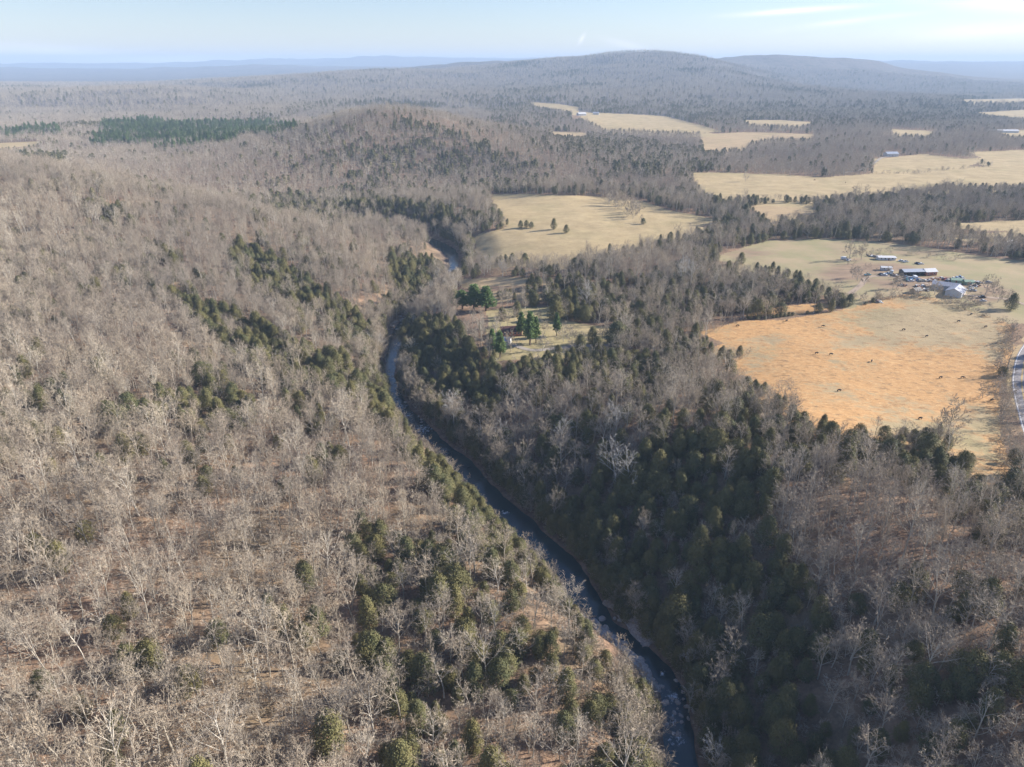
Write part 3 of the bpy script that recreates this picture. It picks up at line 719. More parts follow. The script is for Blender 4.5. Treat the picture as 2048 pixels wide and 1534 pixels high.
def mass(name, meshes, sel, label):
    arr = {k: np.concatenate([b[k][m] for b, m in sel]) for k in ('x', 'y', 'z', 's', 'rot', 't', 'w')}
    s = arr['s']; w = arr['w']
    idx = rng.integers(0, len(meshes), len(s))
    scatter_stuff(name, meshes, np.stack([arr['x'], arr['y'], arr['z']], 1), np.stack([s*w, s*w, s], 1), arr['rot'], arr['t'], idx, label)
m0 = near['kind'] == 0; m0[ind[0]] = False; m1 = near['kind'] == 1; m1[ind[1]] = False
mass('bare_forest', bare_join, [(near, m0), (bands[1], bands[1]['kind'] == 0)], 'dense leafless woods over the hillsides')
mass('cedar_forest', ced_join, [(near, m1), (bands[1], bands[1]['kind'] == 1)], 'dark green cedar thickets among bare woods')
mass('pine_forest', pin_join, [(b, b['kind'] == 2) for b in bands[:4]], 'distant green pine plantation in the valley')
mass('far_bare_forest', bare_lo, [(b, b['kind'] == 0) for b in bands[2:]], 'distant grey leafless woods over far hills')
mass('far_cedar_forest', ced_lo, [(b, b['kind'] == 1) for b in bands[2:]], 'distant dark evergreen patches in far woods')

# ------------------------------------------------------------------ brush along banks, hedges and verges (one mass)
BUSH = [bare_tree(300+i, H=h, spread=1.35, detail=.8, thick=1.0, twig=.09, fork=.05) for i, h in enumerate((4.5, 3.5, 5.5))]
bush_parts = [part_meshes('bare_shrub', t, M['bark'], M['twig']) for t in BUSH]
bush_join = [joined('brush_mass', t, M['bark'], M['twig']) for t in BUSH]
BX = []
rg = np.random.default_rng(21)
def along(px, width, n, flatz=None):
    P = np.array([hit(u, v)[:2] for u, v in px]); L = np.linalg.norm(np.diff(P, axis=0), axis=1); c = np.concatenate(([0], np.cumsum(L)))
    q = rg.uniform(0, c[-1], n); x = np.interp(q, c, P[:, 0])+rg.uniform(-.5, .5, n)*width; y = np.interp(q, c, P[:, 1])+rg.uniform(-.5, .5, n)*width
    return np.stack([x, y], 1)
for i in range(0, len(river)-1):
    a, b = river[i], river[i+1]; L = np.linalg.norm(b[:2]-a[:2]); d = (b[:2]-a[:2])/L; nn = np.array((-d[1], d[0]))
    if a[1] > 560: continue
    for sgn in (-1, 1):
        for k in range(int(L*(1.5 if sgn > 0 else .8))):
            q = a[:2]+d*rg.uniform(0, L)+nn*sgn*(a[2]+rg.uniform(.4, 9)); BX.append(q)
BX = np.array(BX); uu, vv, dd = project(BX[:, 0], BX[:, 1], np.full(len(BX), RIVER_Z+2.)); BX = BX[~pip(uu, vv, LEDGE)]
lines = [along([(2022,668),(2012,690),(2006,740),(2003,800),(2010,850),(2016,900),(2030,960)], 7, 120), along([(1812,590),(1880,603),(1950,624),(2012,648),(2030,668)], 5, 60),
         along([(1690,594),(1745,603),(1812,590)], 3, 26), along([(1690,350),(1850,345),(1960,334)], 8, 60), along([(1420,664),(1480,640),(1600,629)], 3, 14),
         along([(1148,1278),(1210,1350),(1272,1425)], 9, 50), along([(1700,502),(1800,508),(1900,520)], 10, 22), along([(1560,545),(1660,585),(1700,596)], 6, 30),
         along([(1700,530),(1760,545),(1800,560)], 14, 14), along([(1900,603),(1960,612)], 6, 20)]
BX = np.concatenate([BX]+lines)
UX, UY = np.meshgrid(np.arange(-330, 330, 4.6), np.arange(75, 400, 4.6)); UX = UX.ravel()+rg.uniform(-2.2, 2.2, UX.size); UY = UY.ravel()+rg.uniform(-2.2, 2.2, UY.size)
k_ = np.abs(UX) < UY*.86+20; UX, UY = UX[k_], UY[k_]; uz = Z(UX, UY); uu, vv, dd = project(UX, UY, uz); ub, vb, _ = project(UX, UY, uz+4)
rd_ = poly_dist(UX, UY, road); dr_, hr_, _s = river_dist(UX, UY)
k_ = ~(in_any_field(uu, vv, UY) | in_any_field(ub, vb, UY, 1.2) | river_visible(ub, vb, UY, dd, -.8) | river_visible(uu, vv, UY, dd, -.8) | pip(uu, vv, LEDGE) | pip(ub, vb, LEDGE)) & (rd_ > 8) & (dr_ > hr_+1) & (rg.uniform(size=len(UX)) < .8)
k_ &= ~((UX > np.interp(UY, road[:, 1], road[:, 0])) & (rg.uniform(size=len(UX)) < .6))
BX = np.concatenate([BX, np.stack([UX[k_], UY[k_]], 1)])
zz = Z(BX[:, 0], BX[:, 1]); ok = zz > RIVER_Z+.2; BX, zz = BX[ok], zz[ok]
sc_ = rg.uniform(.6, 1.3, len(BX))
scatter_stuff('brush', bush_join, np.stack([BX[:, 0], BX[:, 1], zz-.1], 1), np.stack([sc_*1.1, sc_*1.1, sc_], 1), rg.uniform(0, 6.28, len(BX)), rg.uniform(0, .15, len(BX)), rg.integers(0, 3, len(BX)), 'tangled bare brush along riverbank and hedges')

# ------------------------------------------------------------------ single trees one can point at
open_parts = [part_meshes('open_grown_tree', bare_tree(600+i, H=h, spread=1.35, detail=1.15, thick=1.2, twig=.13, fork=.14), M['bark'], M['twig']) for i, h in enumerate((12, 11, 13))]
def solo(name, parts, i, u, v, s, label, cat, group=None, w=1.0, rz=None):
    x, y, z = hit(u, v)
    return place_tree(name, parts, i, (x, y, z), s, w, rng.uniform(0, 6.28) if rz is None else rz, .03, label, cat, group)
for u, v, s, w, l in ((1107,459,1.15,1.0,'lone dark cedar in the tan pasture, left of a pair'), (1132,466,.85,1.3,'rounder dark cedar in the tan pasture, right of a pair'),
        (1286,448,.75,1.3,'low dark cedar at the tip of the grove in the tan pasture'), (1041,456,.95,1.0,'narrow cedar left in the clump beside the tan pasture'),
        (1053,455,1.05,1.0,'taller cedar in the clump beside the tan pasture'), (1063,456,.9,1.1,'cedar right in the clump beside the tan pasture'), (1482,528,1.0,1.3,'lone dark cedar at the woods corner left of the farmyard'),
        (2003,752,.8,1.2,'dark cedar between the orange field and the road'), (1697,612,.9,1.4,'dark cedar on the right of the pair at the yard corner'), (1677,610,.9,1.4,'dark cedar on the left of the pair at the yard corner'),
        (2022,620,1.2,1.2,'dark cedar beside the road above the orange field'), (1112,640,1.4,1.5,'broad dark cedar at the right end of the lawn'), (1232,690,1.5,1.7,'broad dark cedar right of the lawn drive'),
        (1185,688,1.15,1.1,'slim cedar behind the lawn drive'), (1247,686,1.1,1.3,'cedar just right of the broad dark one by the drive'), (1655,600,1.0,1.2,'cedar at the woods edge left of the farmyard'),
        (1100,838,1.3,1.0,'cedar standing in the woods below the lawn'), (1035,633,1.1,1.2,'cedar at the back of the lawn'), (1005,640,.9,1.3,'cedar shrub at the left back of the lawn'), (1160,700,1.0,1.4,'cedar below the lawn drive'), (1195,704,1.0,1.4,'olive cedar below the right end of the drive')):
    solo('cedar_tree', ced_parts, int(u) % 5, u, v, s, l, 'cedar tree', None, w)
for u, v, s, w, l in ((925,618,.95,2.2,'bright green pine left in the group above the lawn'), (948,620,1.1,2.2,'bright green pine in the middle of the group above the lawn'), (972,622,1.05,2.2,'bright green pine right in the group above the lawn'),
        (1060,690,1.25,1.15,'tall pine in front of the red-roofed house'), (1043,672,1.05,1.1,'pine standing just left of the tallest by the house'), (1113,672,1.05,.9,'slender pine on the lawn right of the house'),
        (1000,716,1.0,1.25,'green pine below the house drive'), (985,700,.9,1.1,'smaller green pine left below the house'), (1072,686,1.0,1.0,'pine right of the tallest by the house')):
    solo('pine_tree', pin_parts, int(u) % 2, u, v, s, l, 'pine tree', None, w)
for u, v, s, l in ((1491,363,1.05,'round bare tree alone in the long pasture'), (1892,872,1.25,'large bare tree at the lower edge of the orange field'), (1877,868,.7,'smaller bare tree left of the large one at the field edge'),
        (1970,590,1.0,'spreading bare tree beside the grey farmhouse'), (1697,520,1.15,'bare tree left of two behind the junk yard'), (1722,520,1.1,'bare tree right of two behind the junk yard'), (1753,603,.75,'pale bare tree in the grass left of the farm'),
        (1785,577,.7,'thin bare tree left of a pair below the parked cars'), (1793,577,.7,'thin bare tree right of a pair below the parked cars'), (2010,615,.9,'bare tree in the yard by the road'), (1995,605,.8,'smaller bare tree in the yard right of the black car'),
        (1051,620,.75,'small bare tree at the top of the lawn'), (1090,668,.7,'reddish bare tree on the lawn beside the pines'), (1145,690,.75,'bare tree left by the lawn drive'), (1165,694,.75,'bare tree right by the lawn drive'),
        (1000,655,.95,'pale bare tree on the left of the lawn'), (1015,652,.8,'second pale bare tree on the left of the lawn'), (1030,640,.75,'bare tree at the back of the lawn behind the house'), (992,672,.8,'grey bare tree at the left end of the red-roofed house'),
        (1022,703,.85,'bare tree in front of the small garage'), (1085,702,.75,'bare tree below the lawn drive near the tall pine'), (1127,684,.8,'bare tree on the lawn right of the slender pine'), (1205,684,.8,'bare tree between the broad cedar and the slim one'),
        (1215,668,.7,'small bare tree at the back of the lawn on the right'), (1078,640,.6,'small bare tree behind the pines on the lawn'),
        (1802,566,.5,'small bare tree behind the thin pair below the cars'), (1868,590,.8,'bare tree in front of the long grey roof'), (1876,594,.7,'bare tree hard against the farmhouse gable'), (1858,588,.6,'small bare tree left of the long grey roof'),
        (1935,590,.7,'bare tree between farmhouse and silver car'), (1985,588,.85,'bare tree right of the spreading one'), (1715,562,.75,'bare tree by the teal pickup'), (1705,556,.8,'bare tree left of the teal pickup'), (1728,570,.7,'bare tree below the teal pickup'),
        (2008,505,1.0,'bare tree left of the white house at the right edge'), (2024,508,1.0,'bare tree right of the white house at the right edge'), (1998,500,.9,'dark bare tree in the pasture corner by the right edge'), (1990,515,.8,'bare tree standing out in the upper yard pasture'), (1284,445,.6,'small bare tree behind the low cedar in the tan pasture')):
    solo('bare_tree', open_parts, int(u) % 3, u, v, s, l, 'bare tree')
solo('bare_shrub', bush_parts, 2, 1963, 797, 1.5, 'round bare bush alone near the road side of the orange field', 'shrub', None, 1.2)
GR = [(1216,391),(1228,394),(1240,399),(1250,405),(1262,411),(1270,418),(1279,426),(1218,411),(1230,417),(1238,406),(1226,390),(1254,434),(1266,438),(1203,392),(1213,394),(1224,397),(1236,402),(1210,400),(1222,406),(1234,412),(1246,412),(1256,417),(1266,424),(1243,421),(1258,428),(1274,432),(1250,408)]
for k, (u, v) in enumerate(GR): solo('bare_tree', open_parts, k % 3, u, v, 1.05+.2*math.sin(k*2.1), 'bare tree in the grove that juts into the tan pasture', 'bare tree', 'grove jutting into the tan pasture')
for k, (u, v) in enumerate(((1495,639),(1514,639),(1529,639),(1546,636),(1553,635),(1561,634),(1569,633),(1577,632),(1585,631),(1614,628),(1640,623),(1731,609),(1745,605))):
    solo('cedar_shrub', ced_parts, k % 5, u, v, .22+.12*abs(math.sin(k*1.7)), 'low dark cedar shrub on the fence line above the orange field', 'shrub', 'cedar shrubs on the fence line', 1.5)
SY = [(909,867,1.15,'tallest white-limbed sycamore on the bank at the river bend'), (757,712,.75,'white sycamore on the left bank beside the blue pool'), (742,700,.6,'smaller white sycamore left of the blue pool'),
      (880,575,.9,'white sycamore over the hidden bend'), (868,600,.8,'white sycamore below the hidden bend'), (902,590,.85,'white sycamore right of the hidden bend'), (858,622,.7,'pale sycamore above the dark cedars by the river'),
      (1172,616,1.0,'bright white sycamore in the woods above the drive'), (1380,578,1.25,'large white sycamore in the woods left of the farm'), (1361,574,1.1,'white sycamore just left of the large one in the woods'), (1372,1345,.55,'ghost-white sapling on the dark bank by the upper rapids'),
      (1377,1425,.55,'ghost-white sapling on the dark bank by the lower rapids'), (1428,1545,.7,'white sycamore at the bottom edge right of the river'), (955,905,.7,'white sycamore leaning at the shaded bank'), (1010,905,.85,'white sycamore among cedars above the shaded bank'),
      (1232,975,1.1,'white spreading tree in the middle of the shaded woods'), (1262,985,1.0,'white spreading tree right of its twin in the shaded woods'), (1005,552,.7,'white sycamore on the creek below the tan pasture'), (975,545,.8,'white sycamore left on the creek below the tan pasture'),
      (1230,880,1.0,'white tree in the woods below the lawn'), (1120,905,.9,'pale tree in the woods between river and field')]
for u, v, s, l in SY: solo('sycamore_tree', syc_parts, int(u) % 3, u, v, s, l, 'sycamore')

# ------------------------------------------------------------------ roads and tracks
def strip(name, P, half, mat, lift, kind='structure', off=0.0):
    P = np.asarray(P, float)[:, :2]; T = np.gradient(P, axis=0); T /= np.linalg.norm(T, axis=1)[:, None]; N = np.stack([T[:, 1], -T[:, 0]], 1)
    zc = Z(P[:, 0]+N[:, 0]*3.6, P[:, 1]+N[:, 1]*3.6) if name.startswith('road') else None
    V = []; cols = (-1, -.5, 0, .5, 1)
    for i in range(len(P)):
        for c in cols:
            q = P[i]+N[i]*(off+half*c); z = zc[i] if zc is not None else float(Z(q[0], q[1])[0]); V.append((q[0], q[1], z+lift))
    n = len(cols); F = [(i*n+j, (i+1)*n+j, (i+1)*n+j+1, i*n+j+1) for i in range(len(P)-1) for j in range(n-1)]
    return tag(link(name, np_mesh(name, V, np.array(F), [mat], smooth=True)), kind=kind)
m = Mat('asphalt', .85, .3); p = m.pos(); n = m.noise(p, .5, 4); n2 = m.noise(p, 6, 2)
m.col(m.mix(m.ramp(n, .3, .7), (.22, .20, .195), (.30, .275, .265))); M['asphalt'] = m.m
M['white_paint'] = flat('white_paint', (.78, .78, .76)); M['yellow_paint'] = flat('yellow_paint', (.62, .40, .08)); M['gravel'] = flat('gravel', (.32, .28, .23)); M['dirt'] = flat('packed_dirt', (.36, .27, .19))
rp = road
strip('road_verge', rp, 6.2, M['tan'], .10, off=3.6); strip('road', rp, 4.0, M['asphalt'], .18, off=3.6)
w = strip('road_markings', rp, .11, M['white_paint'], .20, off=.2)
strip('road_markings', rp, .11, M['white_paint'], .20, off=7.0); strip('road_markings', rp, .09, M['yellow_paint'], .20, off=3.45); strip('road_markings', rp, .09, M['yellow_paint'], .20, off=3.80)
def track(name, px, half, mat):
    P = smooth_poly([hit(u, v)[:2] for u, v in px], 5); strip(name, P, half, mat, .12)
track('driveway', [(1012,684),(1060,700),(1110,697),(1160,692),(1230,690),(1330,678)], 1.8, M['gravel'])
track('dirt_track', [(1700,588),(1722,570),(1735,555),(1765,552),(1800,556),(1850,566),(1935,590),(2010,598),(2060,612)], 2.0, M['dirt'])
track('farm_lane', [(1690,345),(1725,338),(1748,326),(1762,316),(1778,313)], 2.2, M['gravel'])

# ------------------------------------------------------------------ buildings
def quadbox(buf, x0, x1, y0, y1, z0, z1):
    V = [(x, y, z) for z in (z0, z1) for y in (y0, y1) for x in (x0, x1)]
    buf.add(V, [(0, 2, 3, 1), (4, 5, 7, 6), (0, 1, 5, 4), (2, 6, 7, 3), (0, 4, 6, 2), (1, 3, 7, 5)])
def mk(name, buf, mat, parent): return link(name, np_mesh(name, buf.v, buf.f, [mat]), parent)
COLS = {}
def colm(name, c, rough=.6):
    if name not in COLS: COLS[name] = flat(name, c, rough)
    return COLS[name]
m = Mat('ribbed_metal_roof', .45, .4); sx = m.scale(m.objc(), (2.2, .05, 1)); n = m.noise(sx, 1.2, 2); n3 = m.noise(m.objc(), .35, 4)
m.col(m.mix(m.ramp(n, .35, .65), m.mix(m.ramp(n3, .35, .7), (.40, .40, .43), (.52, .52, .54)), (.33, .33, .36))); M['roof_grey'] = m.m
def building(name, u, v, L, W, h, rise, rz, wall, roof, label, cat='building', windows=3, door=True, open_front=False, z=None):
    """gabled building: ridge along local x; front wall is local -y"""
    x, y, z = hit(u, v); t = empty(name, (x, y, z), rz); tag(t, label, cat)
    b = Buf(); th = .15; hl, hw_ = L/2, W/2
    if not open_front: quadbox(b, -hl, hl, -hw_, -hw_+th, -.6, h)
    quadbox(b, -hl, hl, hw_-th, hw_, -.6, h); quadbox(b, -hl, -hl+th, -hw_+th, hw_-th, -.6, h); quadbox(b, hl-th, hl, -hw_+th, hw_-th, -.6, h)
    for sx in (-1, 1):
        a = sx*hl; c = sx*(hl-th); V = [(a, -hw_, h), (a, hw_, h), (a, 0, h+rise), (c, -hw_, h), (c, hw_, h), (c, 0, h+rise)]
        b.add(V, [(0, 1, 2), (3, 5, 4), (0, 3, 4, 1), (1, 4, 5, 2), (2, 5, 3, 0)])
    mk('wall', b, wall, t)
    b = Buf(); ov = .5; s = rise/hw_
    for sy in (-1, 1):
        e = sy*(hw_+ov); ze = h-ov*s
        V = [(-hl-ov, e, ze), (hl+ov, e, ze), (hl+ov, 0, h+rise+.05), (-hl-ov, 0, h+rise+.05)]; V += [(p[0], p[1], p[2]+.16) for p in V]
        b.add(V, [(0, 1, 2, 3), (7, 6, 5, 4), (0, 4, 5, 1), (1, 5, 6, 2), (2, 6, 7, 3), (3, 7, 4, 0)])
    mk('roof', b, roof, t)
    if open_front:
        for k in range(5):
            b = Buf(); px = -hl+.3+(L-.6)*k/4; quadbox(b, px-.1, px+.1, -hw_, -hw_+.2, -.6, h); mk('post', b, wall, t)
    for k in range(windows):
        wx = -hl+L*(k+.7)/(windows+.6)
        if door and k == windows//2: continue
        b = Buf(); quadbox(b, wx-.55, wx+.55, -hw_-.05, -hw_-.01, 1.0, 2.2); f = mk('window', b, colm('window_trim', (.7, .7, .68)), t)
        b = Buf(); quadbox(b, wx-.45, wx+.45, -hw_-.08, -hw_-.055, 1.1, 2.1); mk('pane', b, colm('dark_glass', (.03, .04, .05), .15), f)
    if door and not open_front:
        wx = -hl+L*(windows//2+.7)/(windows+.6); b = Buf(); quadbox(b, wx-.5, wx+.5, -hw_-.06, -hw_-.01, 0, 2.1); mk('door', b, colm('painted_door', (.25, .12, .08)), t)
    return t
wh = colm('white_siding', (.58, .58, .57)); rw = colm('red_brick', (.36, .14, .09)); gy = colm('grey_siding', (.38, .42, .45)); dk = colm('dark_boards', (.08, .07, .065)); gr = colm('green_sheet', (.26, .36, .26)); tn = colm('tan_boards', (.5, .36, .2))
wr = colm('white_sheet_roof', (.62, .61, .59), .5); bl = colm('blue_grey_sheet', (.36, .39, .44), .55); rr_ = colm('red_brown_shingle', (.10, .05, .045))
building('farm_barn', 1890, 578, 16, 8, 3.2, 1.6, R(-28), gy, M['roof_grey'], 'long grey-roofed farm building behind the grey farmhouse', 'barn', 4)
building('farmhouse', 1910, 589, 13, 9.5, 3.2, 2.2, R(48), wh, M['roof_grey'], 'white farmhouse with steep grey roof at the orange field', 'house', 4)
building('open_shed', 1822, 549, 15, 7, 3.0, 1.1, R(4), dk, bl, 'long open-fronted shed with blue-grey roof and dark posts', 'shed', 0, False, True)
building('brick_house', 1856, 549, 8.5, 7, 3.0, 1.5, R(8), rw, wr, 'red brick house with white roof beside the open shed', 'house', 3)
building('mobile_home', 1771, 519, 13, 6.0, 2.2, .5, R(-4), wh, wr, 'low white-roofed mobile home above the junk yard', 'mobile home', 4)
building('camper_shed', 1771, 540, 7, 4, 2.2, .6, R(-10), wh, wr, 'small white-roofed shed left of the open shed', 'shed', 2)
building('field_shed', 1831, 585, 6.5, 4.5, 2.0, 1.4, R(30), tn, dk, 'small tan shed with dark roof above the orange field', 'shed', 1)
building('green_shed', 1911, 565, 6.5, 5, 2.3, .8, R(-15), gr, gr, 'green-roofed shed left of its twin behind the farmhouse', 'shed', 1)
building('green_shed', 1935, 568, 5.5, 4.5, 2.2, .8, R(-8), gr, gr, 'green-roofed shed right of its twin behind the farmhouse', 'shed', 1)
building('valley_barn', 1781, 312, 20, 13, 4.2, 2.6, R(6), wh, bl, 'white barn with blue-grey roof among distant pastures', 'barn', 3)
building('hill_house', 1163, 231, 24, 14, 5, 3.6, R(20), wh, wr, 'white house at the corner of the distant upper pasture', 'house', 3)
building('hill_barn', 1192, 229, 18, 11, 4.5, 2.6, R(-10), wh, M['roof_grey'], 'pale barn beside the white house in the distant upper pasture', 'barn', 2)
building('roadside_house', 2017, 491, 9, 6, 2.8, 1.6, R(24), wh, wr, 'white house among bare trees at the right edge', 'house', 3)
building('poultry_house', 2006, 265, 60, 14, 4, 2.6, R(-4), wh, wr, 'long white poultry house in the far right pasture', 'barn', 6)
building('lawn_house', 1022, 668, 11, 7, 2.8, 1.9, R(10), rw, rr_, 'dark red-roofed house beside the pines on the lawn', 'house', 5)
building('garage', 1008, 686, 7, 5.5, 2.4, 1.2, R(-18), wh, M['roof_grey'], 'small grey-roofed garage below the red-roofed house', 'garage', 1)

# ------------------------------------------------------------------ vehicles
def car_meshes(kind):
    body = Buf(); glass = Buf()
    L, Wd = (4.6, 1.8) if kind != 'van' else (5.2, 2.0)
    prof = {'car': [(-2.3,.35),(-2.3,.85),(-1.9,.95),(-1.2,1.0),(-.9,1.02),(.9,1.0),(1.6,.95),(2.25,.75),(2.3,.35)],
            'pickup': [(-2.6,.5),(-2.6,1.1),(-.6,1.12),(-.55,1.15),(.9,1.1),(1.7,1.08),(2.5,.9),(2.55,.5)],
            'van': [(-2.6,.4),(-2.6,2.1),(-2.3,2.25),(1.4,2.2),(1.9,1.4),(2.5,1.1),(2.6,.4)]}[kind]
    n = len(prof); V = [(a, -Wd/2, z) for a, z in prof]+[(a, Wd/2, z) for a, z in prof]
    body.add(V, [tuple(range(n))[::-1], tuple(range(n, 2*n))]+[(i, (i+1) % n, (i+1) % n+n, i+n) for i in range(n)])
    cab = {'car': [(-1.5,1.0),(-.9,1.45),(.4,1.45),(1.1,1.0)], 'pickup': [(-.6,1.12),(-.5,1.75),(.6,1.75),(1.2,1.1)], 'van': [(1.0,1.4),(1.05,1.95),(1.52,1.93),(1.86,1.4)]}[kind]
    w2 = Wd/2-(.12 if kind != 'van' else -.01)
    V = [(a, -w2, z) for a, z in cab]+[(a, w2, z) for a, z in cab]; k = len(cab)
    glass.add(V, [tuple(range(k))[::-1], tuple(range(k, 2*k))]+[(i, (i+1) % k, (i+1) % k+k, i+k) for i in range(k)])
    if kind != 'van':
        a0, a1 = cab[1][0], cab[2][0]; z = cab[1][1]; quadbox(body, a0, a1, -w2-.01, w2+.01, z, z+.05)
    return body, glass, L, Wd
wb = Buf(); V = []; k = 12
for s_ in (-.11, .11):
    for j in range(k): V.append((math.cos(6.2832*j/k)*.34, s_, math.sin(6.2832*j/k)*.34))
wb.add(V, [tuple(range(k)), tuple(range(k, 2*k))[::-1]]+[(j, j+k, (j+1) % k+k, (j+1) % k) for j in range(k)])
wheel_me = np_mesh('wheel', wb.v, wb.f, [colm('tyre_rubber', (.03, .03, .03))])
CK = {k_: car_meshes(k_) for k_ in ('car', 'pickup', 'van')}; CM = {}
def vehicle(kind, u, v, rz, cname, c, label):
    key = (kind, cname)
    if key not in CM: CM[key] = (np_mesh(kind+'_body', CK[kind][0].v, CK[kind][0].f, [colm('%s_car_paint' % cname, c, .3)]), np_mesh(kind+'_glass', CK[kind][1].v, CK[kind][1].f, [colm('dark_glass', (.03, .04, .05), .15)]))
    x, y, z = hit(u, v); nm = {'car': 'parked_car', 'pickup': 'pickup_truck', 'van': 'parked_van'}[kind]
    t = empty(nm, (x, y, z), R(rz)); tag(t, label, {'car': 'car', 'pickup': 'pickup truck', 'van': 'van'}[kind], 'old vehicles standing round the farm')
    link('body', CM[key][0], t); link('window', CM[key][1], t); L, Wd = CK[kind][2:]
    for sx in (-1, 1):
        for sy in (-1, 1): link('wheel', wheel_me, t, (sx*L*.31, sy*(Wd/2-.12), .34))
PAL = dict(white=(.75, .75, .73), blue=(.12, .24, .42), black=(.03, .03, .035), silver=(.45, .47, .49), red=(.35, .07, .05), teal=(.10, .28, .32), cream=(.62, .55, .42), paleblue=(.42, .52, .62))
for a in (('van',1688,519,10,'white','white van standing by the bare trees left of the mobile home'), ('car',1697,521,30,'white','white car next to the van left of the mobile home'), ('car',1803,523,-10,'white','white car in the grass right of the mobile home'),
    ('pickup',1811,525,20,'silver','silver pickup beside the white car right of the mobile home'), ('car',1835,528,0,'black','dark car in the upper grass above the open shed'), ('car',1842,529,15,'white','white car next to the dark one above the open shed'),
    ('pickup',1735,551,15,'teal','dark teal pickup alone at the left of the yard'), ('car',1762,550,20,'black','black car left in the row below the small white shed'), ('car',1768,551,-15,'white','white car beside the black one in the row'),
    ('pickup',1776,549,5,'paleblue','pale blue pickup in the row below the small white shed'), ('van',1783,546,60,'silver','silver van between the small white shed and the open shed'), ('car',1811,555,80,'blue','blue car left in the tight cluster before the open shed'),
    ('car',1816,557,80,'paleblue','pale blue car in the tight cluster before the open shed'), ('pickup',1821,559,80,'blue','blue pickup at the right of the tight cluster'), ('car',1813,560,78,'teal','teal car at the front of the tight cluster'), ('van',1829,557,85,'white','tall white van before the open shed'),
    ('car',1822,563,10,'white','white car below the tight cluster'), ('car',1838,561,20,'blue','blue car right of the tall white van'), ('pickup',1845,563,-25,'cream','cream pickup right of the tall white van'), ('car',1851,563,10,'white','white car left of the rubbish heap'),
    ('car',1797,563,15,'cream','cream car on the grass by the thin bare trees'), ('car',1845,573,25,'white','white car alone below the long grey roof'), ('car',1883,558,0,'white','white car left in the upper row behind the long grey roof'), ('car',1890,560,30,'red','red car in the upper row behind the long grey roof'),
    ('pickup',1906,559,10,'white','white pickup in the upper row behind the green sheds'), ('car',1914,557,30,'paleblue','pale blue car in the upper row behind the green sheds'), ('pickup',1919,556,-10,'blue','blue pickup at the right end of the upper row'), ('car',1924,558,20,'white','white car at the right end of the upper row'),
    ('car',1942,576,20,'white','white car beside the right green shed'), ('car',1946,582,-20,'silver','silver car between farmhouse and spreading tree'), ('pickup',1964,596,10,'black','black pickup parked under the spreading bare tree'), ('car',1966,603,10,'white','white car just below the black pickup'), ('car',1977,566,0,'silver','silver car in the grass beyond the spreading tree')):
    vehicle(a[0], a[1], a[2], a[3], a[4], PAL[a[4]], a[5])

def scrap(u, v, seed, label):
    rg = np.random.default_rng(seed); x, y, z = hit(u, v); t = empty('scrap_pile', (x, y, z)); tag(t, label, 'scrap pile', 'scrap heaps round the farm')
    for cname, c in (('rusty_sheet', (.24, .12, .07)), ('faded_sheet', (.5, .5, .48)), ('dark_scrap', (.06, .06, .06))):
        b = Buf()
        for k in range(9):
            p = rg.normal(0, 1.1, 2); w = rg.uniform(.2, .8); l = rg.uniform(.3, 1.3); h = rg.uniform(.15, .9); a = rg.uniform(0, 3.1); z0 = rg.uniform(0, .5)
            ca_, sa_ = math.cos(a), math.sin(a); V = []
            for dz in (0, 1):
                for dx, dy in ((-l, -w), (l, -w), (l, w), (-l, w)): V.append((p[0]+dx*ca_-dy*sa_, p[1]+dx*sa_+dy*ca_, z0+dz*h+dx*.2))
            b.add(V, [(3, 2, 1, 0), (4, 5, 6, 7), (0, 1, 5, 4), (1, 2, 6, 5), (2, 3, 7, 6), (3, 0, 4, 7)])
        mk(cname, b, colm(cname, c, .8), t)
for k_, (u, v, l) in enumerate(((1858,562,'scrap heap right of the brick house'), (1866,560,'scrap heap behind the long grey roof, left end'), (1874,559,'scrap heap behind the long grey roof, middle'), (1898,560,'scrap heap between the rows behind the green sheds'), (1900,563,'scrap heap touching the left green shed'),
        (1745,513,'light rubble heap left of the mobile home'), (1752,514,'scrap heap at the left end of the mobile home'), (1790,552,'scrap heap by the silver van'), (1806,571,'scrap heap on the grass below the cars'), (1950,572,'scrap heap right of the green sheds'), (1850,580,'scrap heap left of the long grey roof'), (1756,604,'brush and scrap at the snag in the grass'), (1955,566,'scrap heap in the grass beyond the green sheds'), (1836,574,'dark scrap heap above the small tan shed'))):
    scrap(u, v, 400+k_, l)
